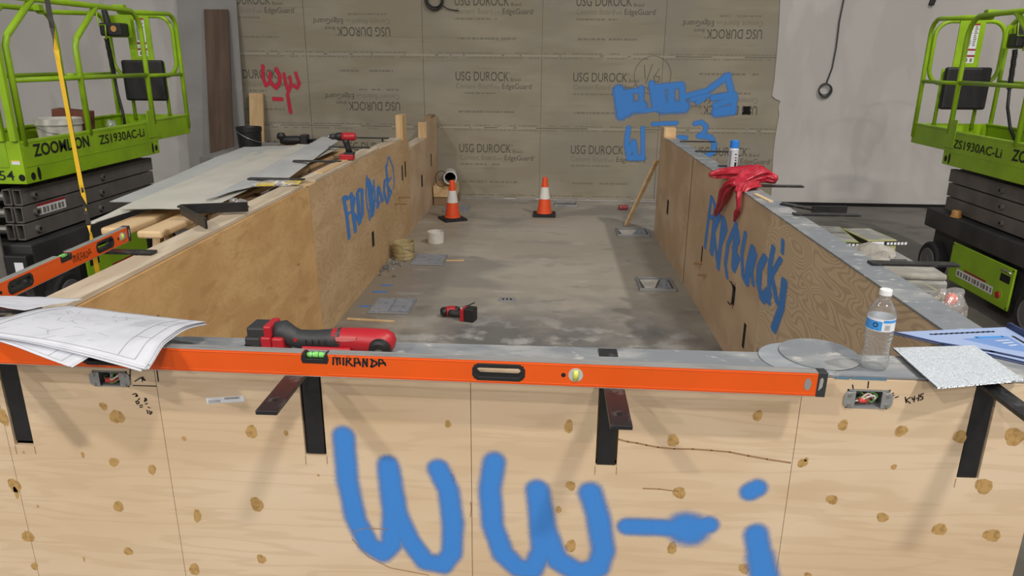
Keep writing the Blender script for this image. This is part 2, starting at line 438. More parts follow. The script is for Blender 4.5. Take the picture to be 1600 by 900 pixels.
M['label_blue'] = plain('blue_label_print', (.05, .30, .75), .4)
M['label_white'] = plain('white_label_print', (.72, .75, .80), .45)
M['red_print'] = plain('red_warning_print', (.30, .02, .02), .5)
M['green_vial'] = plain('green_vial', (.22, .62, .16), .15)
M['yellow_vial'] = plain('yellow_vial', (.62, .68, .12), .15)
M['vial_ring'] = plain('clear_vial_ring', (.44, .47, .44), .2)
M['brass'] = plain('amber_lens', (.50, .26, .08), .35)
M['hole'] = plain('dark_recess', (.004, .004, .004), .9)
M['carton'] = layered('printed_carton', (.36, .34, .16), [((.20, .26, .08), (1, 1, 10), 3, 3, .5, .56, .8), ((.42, .27, .10), (1, 1, 6), 2, 3, .55, .6, .8)], rough=.6)
M['dust_bag'] = layered('dusty_paper_sack', (.27, .26, .23), [((.40, .39, .36), (1, 1, 1), 9, 7, .45, .65, .8)], rough=.9)
M['dust_case'] = layered('dusty_grey_case', (.20, .20, .19), [((.33, .325, .305), (1, 1, 1), 7, 7, .45, .65, .8)], rough=.8)
M['terracotta'] = plain('rust_brown_carton', (.16, .05, .03), .8)
M['chip'] = plain('pale_wood_shim', (.68, .50, .30), .7)
M['can_red'] = plain('dented_red_can', (.33, .06, .06), .45)
M['cap_white'] = plain('white_cap_plastic', (.80, .81, .83), .4)
def glitter():
    m, N, L, P = newmat('silver_glitter_laminate')
    tc = N.new('ShaderNodeTexCoord')
    v = N.new('ShaderNodeTexVoronoi'); v.inputs['Scale'].default_value = 420
    L.new(tc.outputs['Object'], v.inputs['Vector'])
    cr = N.new('ShaderNodeMapRange'); cr.inputs[3].default_value = .62; cr.inputs[4].default_value = .90
    sp = N.new('ShaderNodeSeparateColor'); L.new(v.outputs['Color'], sp.inputs[0])
    L.new(sp.outputs[0], cr.inputs[0])
    cb = N.new('ShaderNodeCombineColor')
    for i, w in enumerate((.90, .98, 1.08)):
        mu = N.new('ShaderNodeMath'); mu.operation = 'MULTIPLY'; mu.inputs[1].default_value = w
        L.new(cr.outputs[0], mu.inputs[0]); L.new(mu.outputs[0], cb.inputs[i])
    L.new(cb.outputs[0], P.inputs['Base Color'])
    P.inputs['Roughness'].default_value = .35; P.inputs['Metallic'].default_value = .25
    nm = N.new('ShaderNodeVectorMath'); nm.operation = 'MULTIPLY_ADD'
    nm.inputs[1].default_value = (.5, .5, 0); nm.inputs[2].default_value = (-.25, -.25, 1)
    L.new(v.outputs['Color'], nm.inputs[0])
    no = N.new('ShaderNodeVectorMath'); no.operation = 'NORMALIZE'; L.new(nm.outputs[0], no.inputs[0])
    L.new(no.outputs[0], P.inputs['Normal'])
    return m
M['glitter'] = glitter()

# ------------------------------------------------------------------ lettering
def lettering(name, items, mat, parent, mtx):
    """items: (text, a0, b0, width or None, cap height, bold, flipped); laid in the a,b plane of mtx; one mesh"""
    bm = bmesh.new()
    for (txt, a0, b0, wid, cap, bold, flip) in items:
        cu = bpy.data.curves.new('lettering', 'FONT'); cu.body = txt; cu.size = 1.0; cu.offset = bold
        cu.resolution_u = 3
        to = bpy.data.objects.new('lettering', cu); COL.objects.link(to)
        dg = bpy.context.evaluated_depsgraph_get(); dg.update()
        me = bpy.data.meshes.new_from_object(to.evaluated_get(dg))
        bpy.data.objects.remove(to); bpy.data.curves.remove(cu)
        xs = [v.co.x for v in me.vertices]
        x0, x1 = min(xs), max(xs)
        sy = cap/.70
        sx = sy if wid is None else wid/(x1-x0)
        t = Matrix.Translation((-x0, 0, 0)); s = Matrix.Diagonal((sx, sy, 1, 1))
        q = Matrix.Rotation(math.pi, 4, 'Z') if flip else Matrix.Identity(4)
        me.transform(mtx @ Matrix.Translation((a0, b0, 0)) @ q @ s @ t)
        bm.from_mesh(me); bpy.data.meshes.remove(me)
    me = bpy.data.meshes.new(name); bm.to_mesh(me); bm.free(); me.materials.append(mat)
    o = bpy.data.objects.new(name, me); COL.objects.link(o); o.parent = parent
    return o
def plane_y(y): return Matrix(((1, 0, 0, 0), (0, 0, -1, y), (0, 1, 0, 0), (0, 0, 0, 1)))      # seen from -y
def plane_px(x): return Matrix(((0, 0, 1, x), (1, 0, 0, 0), (0, 1, 0, 0), (0, 0, 0, 1)))      # seen from +x
def plane_nx(x): return Matrix(((0, 0, -1, x), (-1, 0, 0, 0), (0, 1, 0, 0), (0, 0, 0, 1)))    # seen from -x

def spray(name, strokes, cell, f, mat, parent, k=1.0, soft=1.35):
    """one-layer decal whose 'cov' attribute falls off away from the strokes; k scales the first axis"""
    segs = []
    for P, w in strokes:
        for a, b in zip(P, P[1:]): segs.append((a[0]*k, a[1], b[0]*k, b[1], w/2))
    S = np.array(segs); mw = S[:, 4].max()*soft*1.1
    x0, x1 = min(S[:, 0].min(), S[:, 2].min())-mw, max(S[:, 0].max(), S[:, 2].max())+mw
    z0, z1 = min(S[:, 1].min(), S[:, 3].min())-mw, max(S[:, 1].max(), S[:, 3].max())+mw
    nx = int((x1-x0)/cell)+2; nz = int((z1-z0)/cell)+2
    X, Z = np.meshgrid(x0+np.arange(nx)*cell, z0+np.arange(nz)*cell, indexing='ij')
    C = np.zeros_like(X)
    for ax, az, bx, bz, r in S:
        dx, dz = bx-ax, bz-az; l2 = dx*dx+dz*dz+1e-12
        t = np.clip(((X-ax)*dx+(Z-az)*dz)/l2, 0, 1)
        d = np.hypot(X-ax-t*dx, Z-az-t*dz)
        C = np.maximum(C, np.clip((soft-d/r)/(soft-.5), 0, 1))
    use = np.zeros_like(C, bool)
    q = (C[:-1, :-1] > 0) | (C[1:, :-1] > 0) | (C[:-1, 1:] > 0) | (C[1:, 1:] > 0)
    idx = -np.ones(C.shape, int); verts = []; cov = []; faces = []
    def vid(i, j):
        if idx[i, j] < 0:
            idx[i, j] = len(verts); verts.append(f(X[i, j]/k, Z[i, j])); cov.append(float(C[i, j]))
        return int(idx[i, j])
    for i, j in zip(*np.nonzero(q)):
        faces.append((vid(i, j), vid(i+1, j), vid(i+1, j+1), vid(i, j+1)))
    me = bpy.data.meshes.new(name); me.from_pydata(verts, [], faces); me.update()
    at = me.attributes.new('cov', 'FLOAT', 'POINT'); at.data.foreach_set('value', cov)
    me.materials.append(mat)
    o = bpy.data.objects.new(name, me); COL.objects.link(o); o.parent = parent
    return o

def blobs(bm, items, f, seed=1):
    rnd = random.Random(seed)
    for a, b, ra, rb in items:
        ph = rnd.uniform(0, 6); n = 20; vs = []
        for i in range(n):
            t = 2*math.pi*i/n
            k = 1+.10*math.sin(2*t+ph)+.07*math.sin(3*t+ph*2)+.05*math.sin(7*t+ph)
            vs.append(bm.verts.new(f(a+ra*k*math.cos(t), b+rb*k*math.sin(t))))
        bm.faces.new(vs)

def sheet(mb, c00, c10, c11, c01, nu=20, nv=20, th=.002, bulge=None, edge=False):
    """closed thin sheet between four corners (3-d); bulge(u,v) adds height"""
    C = [Vector(c) for c in (c00, c10, c11, c01)]
    top = []; bot = []
    for i in range(nu+1):
        ra = []; rb = []
        for j in range(nv+1):
            u, v = i/nu, j/nv
            p = C[0]*(1-u)*(1-v)+C[1]*u*(1-v)+C[2]*u*v+C[3]*(1-u)*v
            if bulge: p = p+Vector((0, 0, bulge(u, v)))
            ra.append(mb.bm.verts.new(p)); rb.append(mb.bm.verts.new(p-Vector((0, 0, th))))
        top.append(ra); bot.append(rb)
    F = mb.bm.faces.new
    for i in range(nu):
        for j in range(nv):
            F((top[i][j], top[i+1][j], top[i+1][j+1], top[i][j+1]))
            F((bot[i][j], bot[i][j+1], bot[i+1][j+1], bot[i+1][j]))
    E = []
    for i in range(nu):
        E += [F((top[i][0], bot[i][0], bot[i+1][0], top[i+1][0])), F((top[i][nv], top[i+1][nv], bot[i+1][nv], bot[i][nv]))]
    for j in range(nv):
        E += [F((top[0][j], top[0][j+1], bot[0][j+1], bot[0][j])), F((top[nu][j], bot[nu][j], bot[nu][j+1], top[nu][j+1]))]
    for f in E: f.material_index = 1 if edge else 0
    return mb
def arc(c, r, a0, a1, n, f):
    return [f(c[0]+r*math.cos(R(a0+(a1-a0)*i/n)), c[1]+r*math.sin(R(a0+(a1-a0)*i/n))) for i in range(n+1)]
# spray paint strokes on the wall planes, metres
WW = [([(-0.524,0.852),(-0.523,0.721),(-0.508,0.601),(-0.477,0.519),(-0.438,0.49),(-0.41,0.523),(-0.403,0.626),(-0.41,0.77)],0.0494),([(-0.408,0.765),(-0.392,0.626),(-0.36,0.535),(-0.318,0.469),(-0.269,0.461),(-0.244,0.499),(-0.239,0.603),(-0.25,0.703),(-0.275,0.765)],0.0487),([(-0.126,0.791),(-0.137,0.708),(-0.13,0.598),(-0.103,0.506),(-0.059,0.461),(-0.019,0.457),(0.006,0.522),(-0.005,0.644),(-0.012,0.713)],0.0499),([(-0.01,0.708),(0.009,0.594),(0.047,0.492),(0.109,0.453),(0.16,0.472),(0.172,0.53),(0.154,0.631),(0.13,0.709)],0.053),([(0.233,0.609),(0.309,0.61),(0.386,0.606),(0.448,0.624)],0.0443),([(0.386,0.611),(0.403,0.607)],0.0802),([(0.546,0.73),(0.562,0.742)],0.0443),([(0.575,0.6),(0.593,0.53),(0.613,0.426)],0.0541),([(0.593,0.53),(0.626,0.427)],0.0614)]
RED = [([(-3.734,1.687),(-3.748,1.551),(-3.717,1.443),(-3.661,1.483),(-3.645,1.6)],0.0436),([(-3.656,1.483),(-3.584,1.415),(-3.531,1.484),(-3.527,1.582),(-3.562,1.65)],0.0491),([(-3.465,1.592),(-3.45,1.465),(-3.422,1.367),(-3.383,1.456),(-3.39,1.554)],0.0409),([(-3.373,1.456),(-3.304,1.418),(-3.274,1.467),(-3.309,1.603)],0.0413),([(-3.628,1.276),(-3.524,1.272)],0.0498),([(-3.44,1.337),(-3.419,1.108)],0.0436)]
BLUEW = [([(0.863,1.427),(0.915,1.13)],0.1402),([(0.984,1.344),(0.979,1.174)],0.1549),([(1.15,1.458),(1.159,1.19)],0.0768),([(0.923,1.4),(1.144,1.437)],0.0702),([(0.976,1.217),(1.164,1.233)],0.1562),([(1.275,1.515),(1.337,1.235)],0.0834),([(1.322,1.467),(1.648,1.505)],0.0837),([(1.383,1.404),(1.425,1.222)],0.154),([(1.525,1.434),(1.548,1.223)],0.0977),([(1.657,1.491),(1.692,1.225)],0.0834),([(1.44,1.222),(1.698,1.239)],0.1558),([(1.211,1.177),(1.44,1.222)],0.0569),([(1.717,1.366),(1.982,1.439)],0.0701),([(1.792,1.325),(2.002,1.383)],0.0562),([(1.866,1.29),(1.948,1.34)],0.0563),([(2.023,1.467),(2.221,1.621)],0.0834),([(2.214,1.621),(2.302,1.372)],0.0825),([(2.062,1.349),(2.3,1.393)],0.084),([(2.099,1.258),(2.334,1.345)],0.0845),([(2.121,1.173),(2.305,1.204)],0.1274),([(2.322,1.386),(2.329,1.176)],0.0837),([(1.013,0.959),(0.999,0.755),(1.032,0.624)],0.065),([(1.032,0.624),(1.089,0.786)],0.0738),([(1.089,0.786),(1.129,0.61)],0.073),([(1.041,0.579),(1.219,0.582)],0.074),([(1.22,0.612),(1.198,0.962)],0.0561),([(1.323,1.014),(1.627,1.032)],0.0503),([(1.67,0.852),(1.758,0.846)],0.058),([(1.86,1.027),(1.945,1.046),(2.008,0.993),(1.992,0.921),(1.917,0.87)],0.0601),([(1.946,0.87),(2.078,0.858),(2.132,0.771),(2.124,0.669),(2.055,0.624)],0.0665)]
FRPL = [([(5.103,0.839),(5.157,0.677),(5.184,0.515)],0.0223),([(5.103,0.839),(5.218,0.81)],0.0279),([(5.148,0.704),(5.241,0.698)],0.0227),([(5.302,0.829),(5.321,0.695),(5.367,0.525)],0.0248),([(5.3,0.82),(5.387,0.769),(5.321,0.695)],0.0215),([(5.335,0.683),(5.466,0.584)],0.0151),([(5.48,0.805),(5.495,0.559)],0.0256),([(5.518,0.821),(5.62,0.799),(5.594,0.602),(5.495,0.559)],0.0258),([(5.806,0.888),(5.744,0.777),(5.757,0.663),(5.822,0.516)],0.0117),([(5.835,0.846),(5.906,0.537)],0.0307),([(5.87,0.831),(5.97,0.738),(5.936,0.676),(6.001,0.596),(5.926,0.533)],0.0236),([(6.027,0.815),(6.049,0.626)],0.0131),([(6.157,0.735),(6.121,0.562)],0.0249),([(6.178,0.731),(6.325,0.583)],0.0231),([(6.143,0.568),(6.287,0.621)],0.0174),([(6.429,0.751),(6.384,0.645),(6.502,0.529),(6.663,0.595)],0.0239),([(6.501,0.873),(6.559,0.571)],0.017),([(6.634,0.938),(6.516,0.83),(6.588,0.714)],0.0122),([(6.691,0.73),(6.512,0.695),(6.688,0.591)],0.0207),([(6.634,0.938),(6.808,0.809),(6.834,0.675),(6.768,0.609)],0.0112)]
FRPR = [([(5.162,0.879),(5.195,0.663),(5.219,0.491)],0.0197),([(5.142,0.876),(5.025,0.846)],0.0245),([(5.187,0.719),(5.022,0.768)],0.0199),([(4.993,0.839),(5.0,0.507)],0.031),([(4.966,0.845),(4.861,0.802),(5.002,0.654)],0.0237),([(4.975,0.66),(4.818,0.503)],0.0216),([(4.755,0.812),(4.772,0.463)],0.0251),([(4.728,0.811),(4.654,0.76),(4.761,0.634)],0.0227),([(4.42,0.849),(4.569,0.682),(4.587,0.542),(4.508,0.477)],0.0202),([(4.406,0.817),(4.376,0.577)],0.0297),([(4.381,0.811),(4.338,0.764),(4.421,0.684)],0.0232),([(4.395,0.679),(4.298,0.669),(4.372,0.566)],0.0256),([(4.195,0.843),(4.226,0.712),(4.152,0.585),(4.06,0.567)],0.0182),([(4.014,0.8),(4.064,0.678),(4.064,0.577)],0.0272),([(4.028,0.786),(3.967,0.78),(4.015,0.659)],0.0254),([(4.01,0.693),(3.934,0.607)],0.0176),([(3.777,0.81),(3.851,0.728),(3.833,0.638),(3.738,0.584)],0.0257),([(3.738,0.584),(3.646,0.656)],0.0313),([(3.66,0.896),(3.678,0.777),(3.624,0.602)],0.0177),([(3.524,0.869),(3.623,0.763)],0.0172),([(3.638,0.759),(3.496,0.646)],0.0196),([(3.526,0.963),(3.513,0.901)],0.0136),([(3.43,0.783),(3.422,0.652),(3.465,0.568),(3.501,0.5)],0.0235)]
SPOTS = [(-1.134,0.888,0.0194,0.0211),(-1.166,0.918,0.0105,0.0114),(-1.45,0.875,0.0126,0.0271),(-1.463,0.664,0.0186,0.0207),(-1.463,0.641,0.0065,0.0187),(-1.165,0.75,0.0135,0.014),(-1.061,0.731,0.0108,0.016),(-1.175,0.609,0.0157,0.0157),(-1.458,0.497,0.0171,0.0196),(-1.17,0.461,0.0122,0.0142),(-1.459,0.396,0.0106,0.0123),(-0.959,0.83,0.0062,0.0068),(-0.772,0.857,0.0165,0.0182),(-0.679,0.857,0.006,0.0086),(-0.78,0.633,0.0189,0.0216),(-0.953,0.589,0.01,0.023),(-0.785,0.454,0.0139,0.0141),(-0.984,0.409,0.016,0.0188),(-1.249,0.769,0.0045,0.009),(-0.247,0.899,0.0092,0.0102),(-0.241,0.737,0.0094,0.0137),(-0.229,0.571,0.0097,0.0145),(-1.409,0.599,0.0037,0.0042),(-1.415,0.77,0.0036,0.004),(-0.601,0.732,0.0035,0.004),(-1.306,0.428,0.0029,0.0088),(0.066,0.903,0.0115,0.0185),(0.077,0.728,0.0127,0.0146),(0.047,0.653,0.0086,0.01),(0.083,0.539,0.0157,0.0186),(0.335,0.873,0.0163,0.0167),(0.541,0.951,0.0127,0.0144),(0.363,0.719,0.0158,0.0185),(0.357,0.546,0.0137,0.0185),(0.556,0.489,0.0145,0.0177),(0.544,0.73,0.0164,0.0193),(0.755,0.932,0.0126,0.0144),(0.9,0.921,0.0148,0.0162),(0.669,0.82,0.0121,0.0131),(0.677,0.831,0.0048,0.0065),(0.899,0.818,0.0079,0.0074),(0.758,0.715,0.0147,0.0145),(0.895,0.667,0.0163,0.0136),(1.046,0.637,0.0178,0.0196),(1.132,0.771,0.0221,0.0225),(1.182,0.625,0.0218,0.0196),(1.046,0.91,0.0155,0.0198),(1.177,0.915,0.0246,0.0242),(0.727,0.477,0.0102,0.0083)]
RAGGED = [(2.753,2.584),(2.781,2.219),(2.793,1.851),(2.798,1.537),(2.792,1.381),(2.844,1.342),(2.903,1.32),(2.888,1.241),(2.908,1.146),(2.892,0.865),(2.892,0.661),(2.902,0.496),(2.923,0.245),(2.926,0.008)]
MIRANDA = [[(-0.506,1.101),(-0.504,1.12),(-0.499,1.122),(-0.496,1.113),(-0.496,1.101)],[(-0.496,1.113),(-0.493,1.121),(-0.489,1.119),(-0.489,1.103)],[(-0.48,1.12),(-0.481,1.101)],[(-0.474,1.1),(-0.472,1.121),(-0.466,1.122),(-0.463,1.116),(-0.47,1.11),(-0.459,1.099)],[(-0.454,1.098),(-0.453,1.12),(-0.446,1.121),(-0.44,1.102)],[(-0.451,1.107),(-0.44,1.109)],[(-0.434,1.098),(-0.432,1.119),(-0.424,1.099),(-0.423,1.119)],[(-0.414,1.118),(-0.4,1.111),(-0.4,1.106),(-0.412,1.098),(-0.415,1.1)],[(-0.41,1.116),(-0.413,1.1)],[(-0.395,1.101),(-0.394,1.118),(-0.389,1.121),(-0.379,1.104)],[(-0.393,1.108),(-0.38,1.11)]]
NOTE_R = [[(0.894,1.015),(0.899,1.0)],[(0.906,1.015),(0.897,1.007),(0.909,0.999)],[(0.91,1.015),(0.913,1.009),(0.918,1.01)],[(0.916,1.018),(0.917,1.003)],[(0.921,1.012),(0.925,1.013)],[(0.926,1.023),(0.927,1.006)],[(0.936,1.026),(0.93,1.023),(0.93,1.017),(0.935,1.018),(0.937,1.012),(0.931,1.008)],[(0.799,1.054),(0.8,1.037)],[(0.762,1.044),(0.765,1.034)],[(0.855,1.033),(0.848,1.027)],[(0.864,1.025),(0.855,1.02)],[(0.859,1.018),(0.866,1.019)],[(0.877,1.016),(0.87,1.013)]]
NOTE_L = [[(-1.05,0.946),(-1.044,0.941),(-1.051,0.936)],[(-1.045,0.946),(-1.051,0.938)],[(-1.05,0.929),(-1.044,0.931)],[(-1.044,0.92),(-1.039,0.918)],[(-1.043,0.909),(-1.035,0.906),(-1.041,0.899),(-1.042,0.905)],[(-1.048,0.911),(-1.047,0.901)],[(-1.08,0.956),(-1.071,0.959),(-1.067,0.952),(-1.073,0.95),(-1.069,0.955)],[(-1.063,0.945),(-1.067,0.941)],[(-1.075,0.935),(-1.069,0.938),(-1.066,0.932),(-1.072,0.928),(-1.075,0.935)],[(-1.066,0.924),(-1.058,0.926)],[(-1.066,0.919),(-1.059,0.92)],[(-1.075,0.982),(-1.013,0.982)],[(-1.004,1.038),(-1.005,0.996)],[(-1.075,1.03),(-1.081,0.996)],[(-1.068,0.994),(-1.051,1.005),(-1.04,0.997),(-1.046,1.008),(-1.048,0.994)]]
CRACK = [[(0.196,0.871),(0.22,0.865),(0.244,0.862),(0.268,0.857),(0.298,0.852),(0.34,0.849),(0.387,0.85),(0.435,0.848),(0.482,0.845),(0.53,0.836),(0.578,0.828),(0.638,0.82)]]
CRACK_B = [[(0.268,0.728),(0.31,0.728),(0.36,0.723)]]
SCRATCH = [[(-0.511,0.549),(-0.515,0.559),(-0.483,0.571),(-0.421,0.569)],[(-0.521,0.533),(-0.479,0.477),(-0.418,0.443),(-0.31,0.424)],[(-0.19,0.666),(-0.188,0.646),(-0.191,0.62)]]
# ------------------------------------------------------------------ the setting
def struct(name, mb, m, parent=None, **k):
    o = mb.build(name, m, parent, loc=(0, 0, 0), **k)
    if parent is None: o['kind'] = 'structure'
    return o
BY = 9.61
struct('floor', MB().bb(-9, 9, -9, BY+.2, -.2, -.0045), M['dark_concrete'])
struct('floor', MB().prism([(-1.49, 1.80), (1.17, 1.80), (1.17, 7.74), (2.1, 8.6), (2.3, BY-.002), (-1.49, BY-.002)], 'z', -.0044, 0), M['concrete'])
wall_back = struct('wall_back', MB().bb(-9.2, 9.2, BY, BY+.2, 0, 6.2), M['drywall'])
struct('wall_left', MB().bb(-9.2, -9, -9, BY, 0, 6.2), M['drywall'])
struct('wall_right', MB().bb(9, 9.2, -9, BY, 0, 6.2), M['drywall'])

def dashes(mb, x0, x1, z, h, f, rnd, fill=.75, lo=.012, hi=.06):
    x = x0
    while x < x1:
        w = rnd.uniform(lo, hi)
        if rnd.random() < fill:
            a, b = x, min(x+w, x1)
            mb.bm.faces.new([mb.bm.verts.new(f(*p)) for p in ((a, z), (b, z), (b, z+h), (a, z+h))])
        x += w+rnd.uniform(.006, .018)
BX = [-4.15, -3.15, -1.64, -.125, 1.40, 2.93]
BZ = [.03, .942, 1.842, 2.76]
rnd = random.Random(4)
for r in range(3):
    for c in range(5):
        x0, x1, z0, z1 = BX[c], BX[c+1], BZ[r], BZ[r+1]
        g = .003
        b = MB().bb(x0+g, x1-g, BY-.014, BY, z0+g, z1-g).build('cement_board', M['cement'], wall_back)
        flip = (c in (1, 4) and r > 0)
        yf = BY-.0146
        ox = {(1, 4): .30, (2, 4): .34, (1, 1): .32, (2, 1): .41, (0, 4): .484, (0, 2): .45, (0, 3): .405, (1, 2): .414, (1, 3): .405}.get((r, c), .414)
        ox += -.51 if c == 0 else 0
        oz = .59
        if flip: T = lambda dx, dz: (x1-dx, z1-dz)
        else: T = lambda dx, dz: (x0+dx, z0+dz)
        if c == 0: its = [('USG DUROCK', ), ]
        A = lambda dx, dz, *rest: (*T(dx, dz),)
        def it(txt, dx, dz, w, cap, bold): 
            p = T(dx, dz); return (txt, p[0], p[1], w, cap, bold, flip)
        py = plane_y(yf)
        lettering('printed_name', [it('USG DUROCK', ox, oz, .684, .112, .004), it('®', ox+.688, oz+.085, .018, .02, .004), it('Brand', ox+.708, oz-.004, .124, .042, .0)], M['print_grey'], b, py)
        lettering('printed_line', [it('EdgeGuard', ox+.60, oz-.098, .375, .066, .002), it('™', ox+.98, oz-.06, .022, .014, 0)], M['print_grey'], b, py)
        lettering('printed_line', [it('Cement Board', ox+.005, oz-.098, .468, .066, -.004), it('with', ox+.49, oz-.098, .082, .044, -.006)], M['print_soft'], b, py)
        mb = MB(); f = lambda a, z: (a, yf, z)
        a0, zz = T(ox+.005, oz-.165); a1, _ = T(ox+.53, 0); dashes(mb, min(a0, a1), max(a0, a1), zz-(.02 if flip else 0), .02, f, rnd, .9)
        a0, zz = T(ox+.03, oz-.40); a1, _ = T(ox+.77, 0); dashes(mb, min(a0, a1), max(a0, a1), zz-(.024 if flip else 0), .024, f, rnd, .95)
        mb.build('small_print', M['print_soft'], b)
        mb = MB()
        dashes(mb, x0+.03, x1-.03, z0+.022, .012, f, rnd, .8); dashes(mb, x0+.03, x1-.03, z1-.036, .012, f, rnd, .8)
        mb.build('edge_print', M['print_soft'], b)
# mesh-and-mud joints between the courses
for z in BZ[:3]:
    mb = MB(); x = -4.1
    while x < 2.9:
        w = rnd.uniform(.1, .5)
        if rnd.random() < .8: mb.bb(x, min(x+w, 2.9), BY-.0155, BY-.012, z-.006-rnd.random()*.004, z+.005)
        x += w+rnd.uniform(0, .05)
    mb.build('joint_strip', M['joint'], wall_back)
# drywall hung over the right of the cement board, torn along its edge
poly = [(a, b) for a, b in RAGGED] + [(2.94, 0.0), (9.0, 0.0), (9.0, 4.2), (2.76, 4.2)]
poly = [RAGGED[0]] + RAGGED[1:] + [(9.0, 0.004), (9.0, 4.2), (2.76, 4.2)]
MB().prism(poly, 'y', BY-.028, BY-.015).build('drywall_sheet', M['drywall'], wall_back)
MB().bb(2.95, 9.0, BY-.05, BY-.028, .0, .035).build('floor_gap', M['hole'], wall_back)
spray('spray_lettering', BLUEW, .010, lambda a, z: (a, BY-.0163, z), M['blue_spray'], wall_back, soft=1.5)
spray('spray_lettering', RED, .010, lambda a, z: (a, BY-.0163, z), M['pink_spray'], wall_back, soft=1.5)
mb = MB(); f = lambda a, z: (a, BY-.0160, z)
mb.ribbon([arc((1.28, 1.62), .23, 0, 360, 28, lambda a, b: (a, b))], .007, f)
mb.ribbon([[(1.17, 1.74), (1.19, 1.58)], [(1.27, 1.75), (1.20, 1.52)], [(1.36, 1.70), (1.30, 1.60), (1.31, 1.54), (1.36, 1.54), (1.37, 1.60), (1.32, 1.61)]], .009, f)
mb.build('pencil_marks', M['pencil'], wall_back)
mb = MB()
for k in range(16): mb.ribbon([[(2.44+rnd.uniform(0, .03), 1.155+k*.006), (2.56+rnd.uniform(-.03, 0), 1.15+k*.0065)]], .010, f)
mb.build('marker_scribble', M['print'], wall_back)

# ------------------------------------------------------------------ low plywood walls
FY = 1.67
front = thing('plywood_wall', 'long low plywood wall across the near end, with WW-1 sprayed in blue', 'wall partition', (0, FY, 0), group='low plywood walls')
def fp(mb, name, m, **k):           # world coordinates -> child of the front wall
    bmesh.ops.translate(mb.bm, vec=(0, -FY, 0), verts=mb.bm.verts)
    return mb.build(name, m, front, **k)
LEGX = [(-1.432, -1.384), (-.629, -.577), (.142, .192), (1.062, 1.111)]
holes = [(a-.003, b+.003, .792, 1.08) for a, b in LEGX] + [(-1.180, -1.086, .976, 1.022), (.752, .856, .980, 1.032)]
seams = [-1.60, -1.452, -1.012, -.187, .643, 1.258]
for a, b in zip(seams, seams[1:]):
    fp(MB().holed('y', FY, FY+.012, a+.0008, b-.0008, 0, W-.008, [h for h in holes if h[0] < b and h[1] > a]), 'plywood_panel', M['ply_front'])
fp(MB().bb(-1.48, 1.16, FY+.128, FY+.14, 0, W-.008), 'inner_panel', M['ply_left_near'])
for x in (-1.50, -1.2, -.80, -.40, .0, .40, .70, .95, 1.215):
    fp(MB().bb(x-.019, x+.019, FY+.0125, FY+.1275, .04, W-.04), 'stud', M['scissor'])
fp(MB().bb(-1.6, 1.258, FY+.0125, FY+.1275, 0, .04), 'bottom_plate', M['lumber'])
fp(MB().bb(-1.6, 1.258, FY+.0125, FY+.1275, W-.04, W-.006), 'top_plate', M['lumber'])
fp(MB().bb(-1.6, 1.262, FY+.004, FY+.142, W-.0055, W), 'top_track', M['top_dust'])
fp(MB().bb(1.2585, 1.262, FY+.002, FY+.14, 0, W-.006), 'end_panel', M['ply_front'])
yd = FY-.0006
ws = spray('spray_lettering', WW, .0045, lambda a, z: (a, yd-FY-.0004, z), M['blue_spray'], front, soft=1.75)
mb = MB(); blobs(mb.bm, [s for s in SPOTS if s[0] > -1.59 and not any(h[0]-.01 < s[0] < h[1]+.01 and h[2] < s[1] < h[3] for h in holes)], lambda a, z: (a, yd, z), 3)
fp(mb, 'filler_stain', M['filler'])
F = lambda a, z: (a, yd-.0005, z)
fp(MB().ribbon(NOTE_L, .003, F), 'handwritten_note', M['ink'])
fp(MB().ribbon(NOTE_R, .003, F), 'handwritten_note', M['ink'])
fp(MB().ribbon(CRACK, .0045, lambda a, z: (a, yd-.0002, z)).ribbon(CRACK_B, .0035, lambda a, z: (a, yd-.0002, z)), 'veneer_crack', M['crack'])
fp(MB().ribbon(SCRATCH, .0022, F), 'scratch_line', M['crack'])
mb = MB()
for a, b in ((.716, .752), (.756, .842)): mb.bm.faces.new([mb.bm.verts.new((p, yd-.0003, z)) for p, z in ((a, 1.0585), (b, 1.0575), (b, 1.0655), (a, 1.0655))])
fp(mb, 'blue_tape', plain('blue_grey_tape', (.10, .19, .27), .6))
# short saw overcuts below the bracket slots
mb = MB()
for a, b in LEGX: mb.ribbon([[(a-.003, .79), (a-.003, .765)], [(b+.003, .79), (b+.003, .768)]], .0015, F)
fp(mb, 'saw_cut', M['crack'])
bc = MB(); bc.box((-.832, yd-.0006, .949), (.102, .0006, .017), rot=(0, R(-5.5), 0)); bc = fp(bc, 'barcode_sticker', M['label_white'])
mb = MB(); r2 = random.Random(2)
x = -.833
while x < -.793:
    w = r2.uniform(.0006, .0016); z = .949+(x+.832)*.096
    mb.bm.faces.new([mb.bm.verts.new((p, yd-.0012-FY, q)) for p, q in ((x, z+.001), (x+w, z+.001), (x+w, z+.0065), (x, z+.0065))]); x += w*2
for k in range(3): mb.bm.faces.new([mb.bm.verts.new((p, yd-.0012-FY, q)) for p, q in ((-.878, .944-k*.003), (-.845, .947-k*.003), (-.845, .9482-k*.003), (-.878, .9452-k*.003))])
mb.build('barcode', M['print'], bc)

